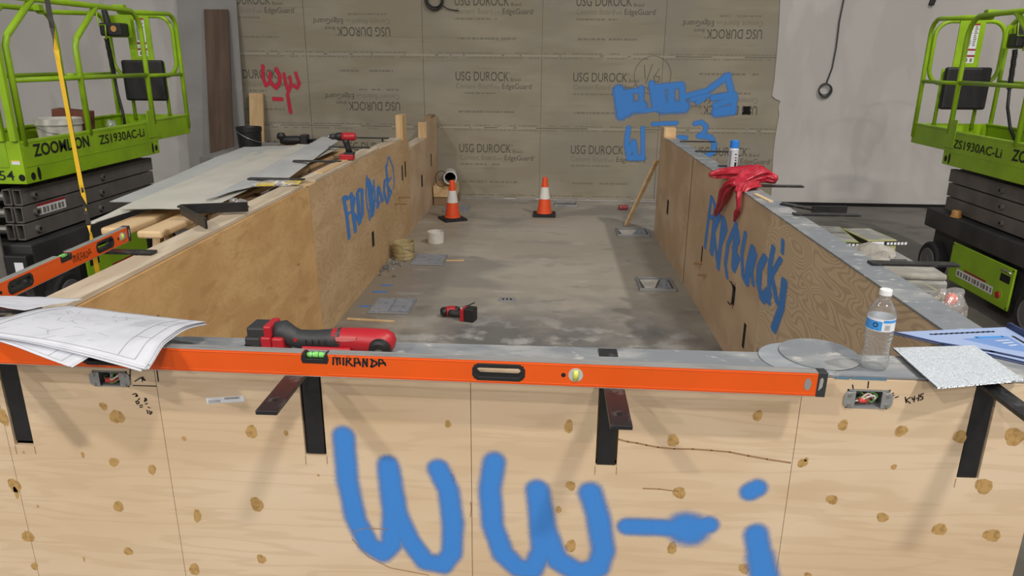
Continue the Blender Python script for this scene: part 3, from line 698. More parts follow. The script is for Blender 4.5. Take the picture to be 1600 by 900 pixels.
# left wall
LX = -1.48
left = thing('plywood_wall', 'low plywood wall on the left, FRP (Black) sprayed in blue, running to the back wall', 'wall partition', (LX, 6.0, 0), group='low plywood walls')
def lp(mb, name, m, **k):
    bmesh.ops.translate(mb.bm, vec=(-LX, -6.0, 0), verts=mb.bm.verts)
    return mb.build(name, m, left, **k)
TL = W-.002
lp(MB().prism([(1.812, 0), (4.44, 0), (4.36, TL-.02), (4.33, TL-.02), (1.812, TL-.02)], 'x', LX-.012, LX), 'plywood_panel', M['ply_left_near'])
lp(MB().prism([(4.445, 0), (6.30, 0), (6.285, TL-.02), (4.335, TL-.02), (4.365, TL-.02)], 'x', LX-.012, LX), 'plywood_panel', M['ply_left_far'])
lp(MB().bb(LX-.125, LX-.113, 1.812, 6.30, 0, TL-.02), 'outer_panel', M['ply_left_far'])
lp(MB().bb(LX-.112, LX-.0125, 1.812, 6.30, 0, TL-.055), 'stud_core', M['lumber'])
lp(MB().bb(LX-.112, LX-.0125, 1.812, 6.285, TL-.054, TL-.021), 'top_plate', M['lumber'])
lp(MB().bb(LX-.127, LX-.012, 1.815, 4.30, TL-.0195, TL), 'top_board', M['top_left'], bevel=.002)
lp(MB().bb(LX-.115, LX+.001, 4.50, 6.28, TL-.0195, TL), 'top_board', M['top_left'], bevel=.002)
lp(MB().bb(LX-.085, LX-.03, 4.75, 5.55, TL, TL+.007), 'top_strip', M['lumber'], bevel=.001)
lp(MB().bb(LX-.11, LX-.012, 6.302, 6.322, 0, TL-.04), 'dark_gap', M['hole'])
lp(MB().prism([(6.325, 0), (7.62, 0), (7.62, .93), (7.60, 1.0), (7.30, 1.015), (6.325, 1.045)], 'x', LX-.012, LX), 'plywood_panel', M['ply_left_far'])
lp(MB().bb(LX-.125, LX-.0125, 6.325, 7.60, 0, 1.0), 'stud_core', M['lumber'])
lp(MB().bb(LX-.125, LX-.0125, 6.33, 7.30, 1.001, 1.035), 'top_board', M['top_left'])
lp(MB().bb(LX-.085, LX-.013, 7.40, 7.60, 1.0015, 1.25), 'post_stub', M['lumber_v'], bevel=.003)
lp(MB().prism([(7.625, 0), (9.58, 0), (9.58, 1.08), (8.76, 1.075), (8.745, .89), (7.625, .875)], 'x', LX-.016, LX-.004), 'plywood_panel', M['ply_right'])
lp(MB().bb(LX-.125, LX-.0165, 7.62, 9.58, 0, .86), 'stud_core', M['lumber'])
lp(MB().bb(LX-.125, LX-.0165, 7.63, 8.73, .861, .89), 'top_board', M['top_left'])
lp(MB().bb(LX-.10, LX-.0165, 8.74, 8.80, .862, 1.072), 'post_stub', M['lumber_v'], bevel=.003)
lp(MB().bb(LX-.10, LX-.0165, 9.2, 9.55, .862, 1.11), 'end_block', M['card'], bevel=.003)
lp(MB().bb(LX-.10, LX-.04, 7.66, 7.78, .8905, .96), 'black_clip', M['black_plastic'], bevel=.004)
spray('spray_lettering', [([(a-6.0, b) for a, b in P], w*.80) for P, w in FRPL], .006, lambda a, z: (.0008, a, z), M['blue_spray'], left, k=.236, soft=1.5)
def slotmarks(mb, xs, items):
    for y0, y1, z0, z1 in items:
        mb.bm.faces.new([mb.bm.verts.new(p) for p in ((xs, y0, z0), (xs, y1, z0), (xs, y1, z1), (xs, y0, z1))])
    return mb
lp(slotmarks(MB(), LX+.0006, [(5.86, 5.94, .27, .40), (7.20, 7.26, .62, .77), (7.36, 7.42, .63, .79)]), 'cut_slot', M['hole'])
lp(slotmarks(MB(), LX-.0034, [(8.32, 8.42, .36, .50), (9.04, 9.11, .50, .66)]), 'cut_slot', M['hole'])
lp(slotmarks(MB(), LX+.0006, [(2.5, 2.53, .85, .862), (2.62, 2.65, .70, .715), (4.05, 4.09, .62, .63), (3.2, 3.22, .45, .47)]), 'knot_hole', M['crack'])

for y, z in ((6.82, .462), (7.01, .49)):
    lp(MB().cyl((LX, y, z), (LX+.115, y, z), .009, seg=10), 'threaded_rod', M['crack'])
# right wall
RXW = 1.16
right = thing('plywood_wall', 'low plywood wall on the right under the red bag, FRP (Black) sprayed in blue', 'wall partition', (RXW, 5.0, 0), group='low plywood walls')
def rp(mb, name, m, **k):
    bmesh.ops.translate(mb.bm, vec=(-RXW, -5.0, 0), verts=mb.bm.verts)
    return mb.build(name, m, right, **k)
for a, b, m, x in ((1.812, 3.785, 'ply_fir', 0), (3.79, 5.925, 'ply_right', 0), (5.945, 7.72, 'ply_right', .006)):
    rp(MB().bb(RXW-x, RXW+.012, a, b, 0, W-.007), 'plywood_panel', M[m])
rp(MB().bb(RXW+.103, RXW+.115, 1.812, 7.72, 0, W-.007), 'outer_panel', M['ply_left_far'])
rp(MB().bb(RXW+.0125, RXW+.1025, 1.812, 7.72, 0, W-.007), 'stud_core', M['lumber'])
rp(MB().bb(RXW-.006, RXW+.118, 1.814, 7.3, W-.0065, W), 'top_track', M['top_dust'])
rp(MB().bb(RXW+.005, RXW+.112, 7.50, 7.66, W-.0065, W+.085), 'end_block', M['lumber'], bevel=.004)
rp(MB().bb(RXW-.007, RXW+.004, 7.50, 7.72, W-.006, W+.088), 'end_panel', M['ply_right'])
spray('spray_lettering', [([(a-5.0, b) for a, b in P], w) for P, w in FRPR], .005, lambda a, z: (-.0008, a, z), M['blue_spray'], right, k=.261, soft=1.5)
rp(slotmarks(MB(), RXW-.0006, [(4.28, 4.35, .36, .48), (4.30, 4.31, .33, .50), (3.97, 4.02, .20, .35), (5.28, 5.32, .36, .48), (5.93, 5.945, 0, W-.02)]), 'cut_slot', M['hole'])
rp(slotmarks(MB(), RXW-.0066, [(6.9, 7.0, .38, .52)]), 'cut_slot', M['hole'])
bx = rp(MB().holed('x', RXW-.003, RXW-.0005, 3.60, 3.72, .14, .31, [(3.615, 3.705, .155, .295)]), 'slot_frame', M['box_steel'])
slotmarks(MB(), -.0012, [(3.61-5, 3.71-5, .15, .30)]).build('slot_opening', M['hole'], bx)
for y, z in ((5.27, .355), (5.09, .318)):
    rp(MB().cyl((RXW, y, z), (RXW-.06, y, z), .009, seg=10), 'threaded_rod', M['crack'])
rp(MB().tube([(RXW-.012, 4.36+.09*math.cos(t), .42+.07*math.sin(t)) for t in np.linspace(1.2, 5.0, 14)], .004, 8), 'wire_loop', M['black_plastic'], smooth=True)

spray('spray_smear', [([(-1.385, 5.48), (-1.30, 5.49)], .03), ([(-1.36, 5.66), (-1.29, 5.665)], .025), ([(-1.40, 5.12), (-1.345, 5.125)], .025)], .006, lambda a, b: (a-LX, b-6.0, .0008), M['blue_spray'], left, soft=1.8)
# ------------------------------------------------------------------ brackets
def bracket(loc, rz, label, back=.06, out=.285, leg=.265, grp='flat steel brackets on the walls', drop=0.0, hole=True):
    t = thing('steel_bracket', label, 'bracket', loc, (0, 0, rz), grp)
    MB().bb(-.024, .024, -out, back, 0, .010).build('arm', M['dusty_black'], t, bevel=.0012)
    MB().bb(-.0235, .0235, .0035, .0115, -leg-drop, -.0005).build('leg', M['black_steel'], t, bevel=.0008)
    if hole: MB().cyl((0, -out+.055, .0101), (0, -out+.055, .0106), .0065, seg=14).build('bolt_hole', M['hole'], t)
    return t
fl = ['black steel bracket under the roll of plans at the left corner', 'black steel bracket angled below the MIRANDA lettering of the long level', 'black steel bracket under the round vial of the long level', 'black steel bracket under the glittery white tile at the right corner']
for (a, b), l, z in zip(LEGX, fl, (W+.0028, W-.0054, W-.0132, W-.0170)):
    bracket(((a+b)/2, FY, z), 0, l, back=.0115)
for i, (y, l) in enumerate(((1.98, 'black steel bracket under the plans, behind the left corner'), (2.655, 'black steel bracket carrying the far end of the short orange level'), (3.56, 'black steel bracket behind the loose one lying on the left wall'), (4.45, 'black steel bracket over the clear bag with yellow labels'), (5.28, 'black steel bracket at the foot of the standing drill'), (6.17, 'black steel bracket just behind the standing drill'), (6.93, 'black steel bracket before the upright stub on the left wall'))):
    bracket((LX-.125, y, W+.0005), R(-90), l, back=.07, hole=False)
for i, (y, l) in enumerate(((2.73, 'black steel bracket in front of the dusty stack on the right wall'), (3.645, 'black steel bracket lying behind the printed cartons on the right wall'), (4.50, 'black steel bracket poking out from under the red bag'), (5.36, 'black steel bracket just behind the blue capped can'), (6.24, 'black steel bracket second from the far end of the right wall'), (7.01, 'black steel bracket at the far end of the right wall'))):
    bracket((RXW+.115, y, W+.0005), R(90), l, back=.04, hole=False)
t = thing('steel_bracket', 'loose black steel bracket lying on edge on the left wall', 'bracket', (-1.765, 3.34, W+.011), (0, 0, 0), 'flat steel brackets on the walls')
def bar(p, q, w, h, z0=0):
    p = Vector((*p, 0)); q = Vector((*q, 0)); d = q-p; a = math.atan2(d.y, d.x)
    m = (p+q)/2
    return MB().box((m.x, m.y, z0+h/2), (d.length, w, h), rot=(0, 0, a))
bar((0, 0), (.29, .09), .010, .048).build('arm', M['black_steel'], t, bevel=.001)
bar((0, -.006), (.262, -.30), .010, .048).build('leg', M['dusty_black'], t, bevel=.001)
t = thing('steel_bracket', 'loose black steel bracket lying flat on the right wall before the cartons', 'bracket', (1.262, 3.92, W+.0005), (0, 0, 0), 'flat steel brackets on the walls')
bar((0, 0), (.13, -.16), .048, .010).build('arm', M['dusty_black'], t, bevel=.001)
bar((.10, -.166), (.28, -.158), .012, .040, -.012).build('leg', M['black_steel'], t, bevel=.001)

# ------------------------------------------------------------------ outlet boxes set in the front wall
def outlet_box(x0, x1, z0, z1, label, seed):
    cx, cz = (x0+x1)/2, (z0+z1)/2; w, h = x1-x0, z1-z0
    t = thing('electrical_box', label, 'electrical box', (cx, FY, z0-.004), (0, 0, 0), 'open electrical boxes')
    q = cz-z0+.004
    mb = MB()
    mb.bb(-w/2+.0015, -w/2+.004, -.002, .06, q-h/2+.0015, q+h/2-.0015).bb(w/2-.004, w/2-.0015, -.002, .06, q-h/2+.0015, q+h/2-.0015)
    mb.bb(-w/2+.0015, w/2-.0015, -.002, .06, q-h/2+.0015, q-h/2+.004).bb(-w/2+.0015, w/2-.0015, -.002, .06, q+h/2-.004, q+h/2-.0015)
    mb.bb(-w/2+.0015, w/2-.0015, .058, .06, q-h/2+.0015, q+h/2-.0015)
    mb.build('box_body', M['box_grey'], t)
    for s in (-1, 1):
        MB().prism([(s*(w/2-.020), q-h/2+.004), (s*(w/2+.002), q-h/2+.006), (s*(w/2+.007), q-.012), (s*(w/2+.007), q+.012), (s*(w/2+.002), q+h/2-.006), (s*(w/2-.020), q+h/2-.004)], 'y', -.006, -.0028).build('mounting_ear', M['box_steel'], t, bevel=.0008)
        for zz in (-1, 1): MB().cyl((s*(w/2-.006), -.010, q+zz*.013), (s*(w/2-.006), -.006, q+zz*.013), .0042, seg=10).build('screw', M['steel'], t)
    r = random.Random(seed)
    for k, m in enumerate(('wire_white', 'wire_green', 'wire_white', 'wire_green')):
        pts = [(r.uniform(-.03, -.01), .05, q+r.uniform(-.012, .012)), (r.uniform(-.03, .0), .012, q+r.uniform(-.014, .014)), (r.uniform(-.01, .02), .006, q+r.uniform(-.016, .016)), (r.uniform(.0, .03), .010, q+r.uniform(-.012, .012)), (r.uniform(.0, .03), .05, q+r.uniform(-.012, .012))]
        P = [Vector(p) for p in pts]; sm = []
        for i in range(len(P)-1):
            a = P[max(i-1, 0)]; b = P[i]; c = P[i+1]; d = P[min(i+2, len(P)-1)]
            for s in range(6):
                u = s/6; sm.append(.5*((2*b)+(c-a)*u+(2*a-5*b+4*c-d)*u*u+(3*b-a-3*c+d)*u**3))
        sm.append(P[-1])
        MB().tube(sm, .0022, 8).build('wire', M[m], t, smooth=True)
    for k in range(2):
        p = Vector((-.018+k*.03*(1 if seed == 1 else .4), .004+k*.006, q-.006+k*.010))
        MB().cyl(p, p+Vector((.026, .012, -.004)), .006, .0085, 12).build('wire_nut', M['wire_red'], t, smooth=True)
    return t
outlet_box(-1.180, -1.086, .976, 1.022, 'open electrical box with red wire nuts below the plans', 1)
outlet_box(.752, .856, .980, 1.032, 'open electrical box with looped wires below the water bottle', 2)
# ------------------------------------------------------------------ box levels
def level(name, label, half, hand, hw, rnd_off, hole_off, text, loc, rot):
    t = thing(name, label, 'level', loc, rot, 'orange levels marked MIRANDA')
    H = .061; yb = .0125
    ends = half-.022
    off = .075 if half > 1 else 0
    hc = {1: hand, -1: -hand-off}
    holes = [(hc[s]-hw/2, hc[s]+hw/2, .0115, .048) for s in (-1, 1)] + [(-.031, .031, .034, .062)]
    body = MB().holed('y', -yb, yb, -ends, ends, .0015, H-.0015, holes).build('body', M['orange'], t)
    gr = MB()
    for z in (.0065, .0545):
        for s in (-1, 1):
            for (a, b) in ((-ends, -.033), (.033, ends)): gr.box(((a+b)/2, s*yb, z), (b-a, .0022, .0028))
    gr.build('ridge', M['orange'], body, bevel=.0007)
    st = MB()
    for (a, b) in ((-ends, -.0315), (.0315, ends)): st.bb(a, b, -yb-.0002, yb+.0002, H-.0014, H)
    st.bb(-ends, ends, -yb-.0002, yb+.0002, 0, .0014)
    st.build('milled_edge', M['alu'], t)
    for s in (-1, 1):
        c = hc[s]; a = hw/2; ch = .010
        def octa(a, z0, z1, ch): return [(c-a+ch, z0), (c+a-ch, z0), (c+a, z0+ch), (c+a, z1-ch), (c+a-ch, z1), (c-a+ch, z1), (c-a, z1-ch), (c-a, z0+ch)]
        o = octa(a+.004, .008, .052, .012); i = octa(a-.006, .0185, .0425, .007)
        mb = MB(); V = {}
        for k, P in (('o', o), ('i', i)):
            for y in (-yb-.0015, yb+.0015): V[k, y] = [mb.bm.verts.new((p[0], y, p[1])) for p in P]
        y0, y1 = -yb-.0015, yb+.0015
        for n in range(8):
            m = (n+1) % 8
            for (A, B) in ((V['o', y0], V['i', y0]), (V['i', y0], V['i', y1]), (V['i', y1], V['o', y1]), (V['o', y1], V['o', y0])):
                mb.bm.faces.new((A[n], A[m], B[m], B[n]))
        mb.build('hand_grip', M['black_plastic'], t, bevel=.0015)
    vh = MB().prism([(-.030, .0345), (.030, .0345), (.034, .045), (.0312, .0585), (.024, .0585), (.021, .046), (-.021, .046), (-.024, .0585), (-.0312, .0585), (-.034, .045)], 'y', -yb-.0012, yb+.0012).build('vial_holder', M['black_plastic'], t, bevel=.001)
    MB().tube([(-.021, 0, .051), (-.012, 0, .0522), (0, 0, .0526), (.012, 0, .0522), (.021, 0, .051)], [.0062, .0072, .0075, .0072, .0062], 14).build('vial', M['green_vial'], vh, smooth=True)
    mb = MB()
    for q in (-.0075, .0075): mb.tube([(q+.0077*0, .0077*math.cos(a), .0524+.0077*math.sin(a)) for a in np.linspace(0, 2*math.pi, 17)[:-1]], .0006, 6, closed=True)
    mb.build('vial_line', M['ink'], vh)
    for s in (1, -1):
        c = s*rnd_off
        rv = MB().cyl((c, -yb-.0010, .031), (c, yb+.001, .031), .0175, seg=28).build('round_vial', M['vial_ring'], t, bevel=.001)
        MB().cyl((c, -yb-.0016, .019), (c, -yb-.0016, .043), .0062, seg=12).build('tube', M['yellow_vial'], rv, smooth=True)
        MB().cyl((s*hole_off, -yb-.0005, .030), (s*hole_off, -yb+.0005, .030), .0055, seg=16).build('hang_hole', M['hole'], t)
        e = MB().bb(s*ends, s*half, -yb-.002, yb+.002, -.0002, H+.0012).build('end_cap', M['dark_plastic'], t, bevel=.002)
        MB().prism([(s*(half-.017), .046), (s*(half-.012), .050), (s*(half-.009), .044), (s*(half-.010), .026), (s*(half-.018), .016)], 'y', -yb-.0026, -yb-.0018).build('cap_slot', M['alu'], e)
        MB().lathe([(0, 0), (.009, 0), (.009, .0006), (0, .0006)], (0, 0, 0), 20).build('oval_badge', M['box_grey'], t).matrix_local = Matrix.Translation((s*(half-.043), -yb-.0002, .031)) @ Matrix.Rotation(math.pi/2, 4, 'X') @ Matrix.Diagonal((.85, 1.7, 1, 1))
    tb = MB().ribbon(text, .0048 if half > 1 else .0026, lambda a, z: (a, -yb-.0006, z)).build('handwritten_name', M['ink'], t)
    return t
mx0 = min(p[0] for s in MIRANDA for p in s); mx1 = max(p[0] for s in MIRANDA for p in s)
mz0 = min(p[1] for s in MIRANDA for p in s); mz1 = max(p[1] for s in MIRANDA for p in s)
level('spirit_level', 'long orange level marked MIRANDA lying along the near plywood wall', 1.205, .4415, .118, .624, .595,
      [[(p[0]+.55, p[1]-1.067) for p in s] for s in MIRANDA], (-.55, 1.580, 1.0706), (0, R(.58), R(-.15)))
level('spirit_level', 'short orange level marked MIRANDA on the brackets outside the left wall', .437, .248, .115, .372, .342,
      [[(.035+(p[0]-mx0)/(mx1-mx0)*.115, .014+(p[1]-mz0)/(mz1-mz0)*.030) for p in s] for s in MIRANDA], (-1.705, 2.37, W+.0112), (0, R(-.3), R(92.5)))
MB().bb(.1425, .1915, 1.752, 1.800, W+.0002, W+.0032).build('black_shim', M['dusty_black'], None)
tag(bpy.data.objects['black_shim'], 'small black steel shim on the wall top behind the long level', 'shim')

# ------------------------------------------------------------------ right-angle drill on the near wall
t = thing('right_angle_drill', 'red and black cordless right angle drill lying on the near wall top', 'power tool', (-.580, 1.722, W+.0005), (0, 0, R(-1)))
b = MB().bb(-.192, -.150, -.037, .037, .002, .052).bb(-.186, -.128, -.034, .034, .030, .078).build('battery', M['dark_plastic'], t, bevel=.006)
mb = MB().bb(-.192, -.176, -.0378, .0378, .012, .016).bb(-.192, -.176, -.0378, .0378, .028, .032).build('battery_rib', M['black_plastic'], b)
MB().bb(-.150, -.122, -.0385, .0385, .0015, .054).bb(-.142, -.120, -.035, .035, .050, .083).build('battery_latch', M['red_plastic'], b, bevel=.005)
MB().bb(-.122, -.090, -.037, .037, .002, .052).build('tool_foot', M['red_plastic'], t, bevel=.006)
MB().tube([(-.125, 0, .055), (-.10, 0, .058), (-.082, 0, .045), (-.06, 0, .038), (-.02, 0, .038), (.02, 0, .040), (.055, 0, .042)], [.026, .030, .027, .0245, .0245, .0265, .030], 18).build('grip', M['dark_plastic'], t, smooth=True)
MB().tube([(.010, 0, .046), (.030, 0, .043), (.06, 0, .0415), (.10, 0, .040), (.14, 0, .0385), (.170, 0, .038), (.186, 0, .037), (.193, 0, .036)], [.012, .0265, .0305, .0325, .0335, .033, .025, .012], 20).build('housing', M['red_plastic'], t, smooth=True)
h = MB().lathe([(0, 0), (.027, 0), (.029, .004), (.027, .014), (.020, .018), (0, .018)], (.160, -.026, .031), 28, axis=(0, -1, -.15)).build('gear_head', M['black_plastic'], t, smooth=False)
MB().lathe([(0, .018), (.015, .018), (.016, .030), (.012, .036), (.006, .036), (.006, .028), (0, .028)], (.160, -.026, .026), 24, axis=(0, -1, -.25)).build('chuck', M['steel'], h, smooth=True)
p = MB().bb(-.045, .085, -.036, -.024, .006, .030).build('paddle_guard', M['red_plastic'], t, bevel=.005)
MB().bb(-.040, .082, -.0385, -.034, .004, .024).build('paddle_switch', M['box_grey'], p, bevel=.002)
MB().cyl((-.062, -.0255, .044), (-.062, -.023, .044), .005, seg=12).build('lock_button', M['red_plastic'], t)
MB().prism([(.045, .058), (.10, .060), (.098, .050), (.070, .046), (.046, .047)], 'y', -.0318, -.0290).build('name_plate', plain('pale_red_plate', (.60, .16, .16), .5), t, bevel=.0008)
mb = MB()
for k in range(4): mb.bb(-.035+k*.017, -.033+k*.017, -.027, -.0245, .034, .046)
mb.build('grip_rib', M['black_plastic'], t)

# ------------------------------------------------------------------ plans
def bil(c, u, v):
    C = [Vector(x) for x in c]
    return C[0]*(1-u)*(1-v)+C[1]*u*(1-v)+C[2]*u*v+C[3]*(1-u)*v
def crumple(seed, amp, edge=.0):  # gentle paper waviness
    def g(u, v):
        return amp*(noise.noise(Vector((u*2.2+seed, v*2.6, seed*1.7)))+.4*noise.noise(Vector((u*6+seed, v*6, 2.0))))+edge*math.sin(u*9+seed)*max(0, v-.75)*4
    return g
def plan_set(name, label, corners, n, seed, amp, lines=True, edge=0, jitter=.006, over=None):
    c = [sum((Vector(p) for p in corners), Vector())/4][0]; c = Vector((c.x, c.y, min(p[2] for p in corners)))
    t = thing(name, label, 'paper', c)
    r = random.Random(seed)
    g = crumple(seed, amp, edge)
    for k in range(n):
        off = Vector((r.uniform(-jitter, jitter), r.uniform(-jitter, jitter), -k*.0012)) if k else Vector((0, 0, 0))
        C = [Vector(p)-c+off+(Vector((r.uniform(-1, 1)*jitter, r.uniform(-1, 1)*jitter, 0)) if k else Vector((0, 0, 0))) for p in corners]
        def G(u, v, C=C):
            p = bil(C, u, v); y = p.y+c.y; h = g(u, v)
            if over is None: return h
            up = max(0.0, over-.0012*k-(p.z+c.z)-h)        # lifts the sheet where it crosses the level
            d = (1.555-y)/.075 if y < 1.555 else (y-1.605)/.16 if y > 1.605 else 0.0
            return h+up*math.exp(-d*d)
        sheet(mb := MB(), *C, 30, 24, .0006, G)
        o = mb.build('plan_sheet', M['paper'], t, smooth=True)
        if k == 0 and lines:
            def F(u, v): return bil(C, u, v)+Vector((0, 0, G(u, v)+.0007))
            m2 = MB()
            def bar_(u0, v0, u1, v1, w):
                N_ = 14; d = Vector((u1-u0, v1-v0)); nn = Vector((-d.y, d.x)).normalized()*w
                for i in range(N_):
                    a = (u0+d.x*i/N_, v0+d.y*i/N_); b_ = (u0+d.x*(i+1)/N_, v0+d.y*(i+1)/N_)
                    m2.bm.faces.new([m2.bm.verts.new(F(*q)) for q in ((a[0]-nn.x, a[1]-nn.y), (b_[0]-nn.x, b_[1]-nn.y), (b_[0]+nn.x, b_[1]+nn.y), (a[0]+nn.x, a[1]+nn.y))])
            for (u0, v0, u1, v1) in ((.04, .07, .96, .07), (.04, .16, .96, .16), (.04, .07, .04, .93), (.96, .07, .96, .93), (.04, .93, .96, .93), (.30, .07, .30, .16), (.6, .07, .6, .16), (.8, .07, .8, .16)):
                bar_(u0, v0, u1, v1, .0022)
            for k2 in range(9): bar_(.52+k2*.035, .19, .50+k2*.035, .30, .0022)
            for k2 in range(34):
                u, v = r.uniform(.1, .8), r.uniform(.35, .88); bar_(u, v, u+r.uniform(-.12, .14), v+r.uniform(-.10, .10), .0012)
            m2.build('print', M['paper_line'], o, normals=False)
    return t
plan_set('plan_set', 'bottom layer of drawing sheets poking out towards the camera under the curled stack',
         [(-1.085, 1.462, 1.120), (-1.00, 1.62, 1.120), (-1.42, 1.79, 1.120), (-1.56, 1.64, 1.125)], 4, 5, .002, jitter=.008, over=W+.083)
plan_set('plan_set', 'thick stack of plan sheets draped over the left end of the long level',
         [(-.905, 1.462, 1.124), (-.905, 1.762, 1.112), (-1.36, 1.87, 1.128), (-1.41, 1.575, 1.158)], 8, 2, .003, edge=.004, over=W+.096)
plan_set('plan_sheet_roll', 'loose curled plan sheet at the far left corner behind the stack',
         [(-1.40, 1.76, 1.150), (-1.36, 1.945, 1.122), (-1.62, 1.985, 1.110), (-1.66, 1.76, 1.185)], 2, 9, .004, lines=False, edge=.0)

# ------------------------------------------------------------------ bottle, tile, square, discs
t = thing('water_bottle', 'clear plastic water bottle with a blue label on the near wall top', 'bottle', (.836, 1.737, W+.0005), (0, 0, 0))
prof = [(0, .006), (.020, .002), (.028, 0), (.0325, .006), (.0335, .014)]
for k in range(6):
    z = .020+k*.0125; w = .0335-.0040*math.sin(math.pi*min(1, (k+.5)/6))
    prof += [(w, z), (w+.0008, z+.004), (w+.0004, z+.008), (w-.0010, z+.0105)]
prof += [(.0330, .097), (.0335, .103), (.0325, .105), (.0325, .137), (.0335, .139), (.0330, .146), (.0295, .158), (.0225, .171), (.0150, .181), (.0128, .185), (.0128, .187), (.0160, .1885), (.0160, .190), (.0125, .191), (.0125, .193)]
bb_ = MB().lathe(prof, seg=40).build('bottle_body', M['bottle'], t, smooth=True, normals=True)
cp = MB().lathe([(0, .2065), (.0125, .2065), (.0145, .2050), (.0148, .1925), (.0140, .1915), (0, .1915)], seg=36).build('cap', M['cap_white'], t, smooth=False)
def larc(mb, a0, a1, z0, z1, r, n=14):
    for i in range(n):
        p, q = R(a0+(a1-a0)*i/n), R(a0+(a1-a0)*(i+1)/n)
        mb.bm.faces.new([mb.bm.verts.new(v) for v in ((r*math.cos(p), r*math.sin(p), z0), (r*math.cos(q), r*math.sin(q), z0), (r*math.cos(q), r*math.sin(q), z1), (r*math.cos(p), r*math.sin(p), z1))])
    return mb
lbl = larc(MB(), 0, 360, .105, .137, .0329, 48).build('label', M['label_white'], t, smooth=True)
larc(MB(), 150, 252, .107, .131, .0332).build('label_panel', M['label_blue'], lbl, smooth=True)
larc(MB(), 256, 330, .128, .135, .0332).build('label_panel', M['label_blue'], lbl, smooth=True)
mb = MB()
def onl(a, z, ca=226, cz=.121): q = R(ca)+a/.0335; return (.0335*math.cos(q), .0335*math.sin(q), cz+z)
for k in range(8):
    q = k*math.pi/4; mb.ribbon([[(.0052*math.cos(q), .0052*math.sin(q)), (.0052*math.cos(q+.6), .0052*math.sin(q+.6))]], .0024, onl)
mb.ribbon([[(-.007, -.0105), (.007, -.0105)]], .0018, onl)
mb.build('label_emblem', M['ink'], lbl)
larc(MB(), 262, 290, .108, .126, .0332).build('label_patch', M['paper'], lbl)
mb = MB(); a = 265
while a < 286: larc(mb, a, a+r2.uniform(.5, 1.2), .110, .122, .0334, 1); a += r2.uniform(1.4, 2.6)
mb.build('label_bars', M['print_soft'], lbl)

sq = thing('rafter_square', 'blue triangular rafter square lying on the right corner under the glittery tile', 'square', (1.2, 1.9, W+.0008), (0, 0, 0))
A_, B_, C_ = Vector((.986-1.2, 1.974-1.9)), Vector((1.341-1.2, 2.042-1.9)), Vector((1.352-1.2, 1.675-1.9))
MB().prism([tuple(A_), tuple(B_), tuple(C_)], 'z', 0, .0055).build('triangle_plate', M['blue_pale'], sq, bevel=.001)
def along(p, q, s, off=0):
    d = q-p; n = Vector((-d.y, d.x)).normalized(); return p+d*s+n*off
mb = MB()
for (p, q, w) in ((A_, C_, .007), ):
    n = Vector((-(q-p).y, (q-p).x)).normalized()*w
    mb.prism([tuple(p), tuple(q), tuple(q+n), tuple(p+n)], 'z', -.0005, .0062)
mb.build('bevelled_edge', M['navy'], sq)
n = Vector((-(C_-B_).y, (C_-B_).x)).normalized()*.012
MB().prism([tuple(B_), tuple(C_), tuple(C_+n), tuple(B_+n)], 'z', -.0006, .020).build('fence', M['navy'], sq, bevel=.001)
mb = MB(); pts = []
for i in range(41):
    s = .27+.55*i/40; pts.append(along(A_, B_, s, -.030+.0022*math.sin(i*1.9)))
mb.ribbon([[tuple(p) for p in pts]], .0075, lambda a, b: (a, b, .0058)); mb.build('notched_slot', M['hole'], sq)
MB().ribbon([[(1.085-1.2, 1.895-1.9), (1.19-1.2, 1.845-1.9), (1.30-1.2, 1.765-1.9)]], .016, lambda a, b: (a, b, .0059)).build('cut_out', M['navy'], sq)
MB().ribbon([[(1.315-1.2, 1.965-1.9), (1.318-1.2, 1.80-1.9)]], .009, lambda a, b: (a, b, .0059)).build('pivot_slot', M['hole'], sq)
MB().prism([(1.16-1.2, 1.935-1.9), (1.30-1.2, 1.965-1.9), (1.30-1.2, 1.84-1.9), (1.235-1.2, 1.868-1.9)], 'z', .0056, .0058).build('printed_sticker', M['blue_alu'], sq)
MB().ribbon([[(1.205-1.2, 1.948-1.9), (1.285-1.2, 1.960-1.9)]], .012, lambda a, b: (a, b, .0061)).build('sticker_band', M['label_blue'], sq)
mb = MB()
for k in range(3): mb.ribbon([[(1.245-1.2+.008*k, 1.925-1.9-k*.017), (1.288-1.2, 1.934-1.9-k*.017)]], .005, lambda a, b: (a, b, .0061))
mb.build('sticker_text', M['label_white'], sq)
mb = MB()
sheet(mb, (.927, 1.836, W+.0135), (1.157, 1.869, W+.0135), (1.152, 1.647, W+.0145), (.920, 1.588, W+.0145), 2, 2, .004)
tag(mb.build('laminate_sample', M['glitter'], None), 'square white glitter laminate sample lying across the right corner', 'tile')
def disc(cx, cy, r, z, tilt, label, m):
    t = MB().lathe([(0, 0), (r-.006, 0), (r-.003, .002), (r, .0008), (r+.0006, .0020), (r-.002, .0024), (r-.02, .0022), (0, .0022)], (cx, cy, z), 64).build('metal_disc', m, None)
    t.rotation_euler = (tilt, 0, 0)
    return tag(t, label, 'disc', 'dusty metal discs on the near wall')
disc(.662, 1.775, .100, W+.0004, R(.9), 'lower bluish metal disc, only its rim showing left of the upper disc', M['grey_lid'])
disc(.722, 1.800, .100, W+.0040, R(1.5), 'dusty grey metal disc overhanging the near wall left of the water bottle', M['top_dust'])

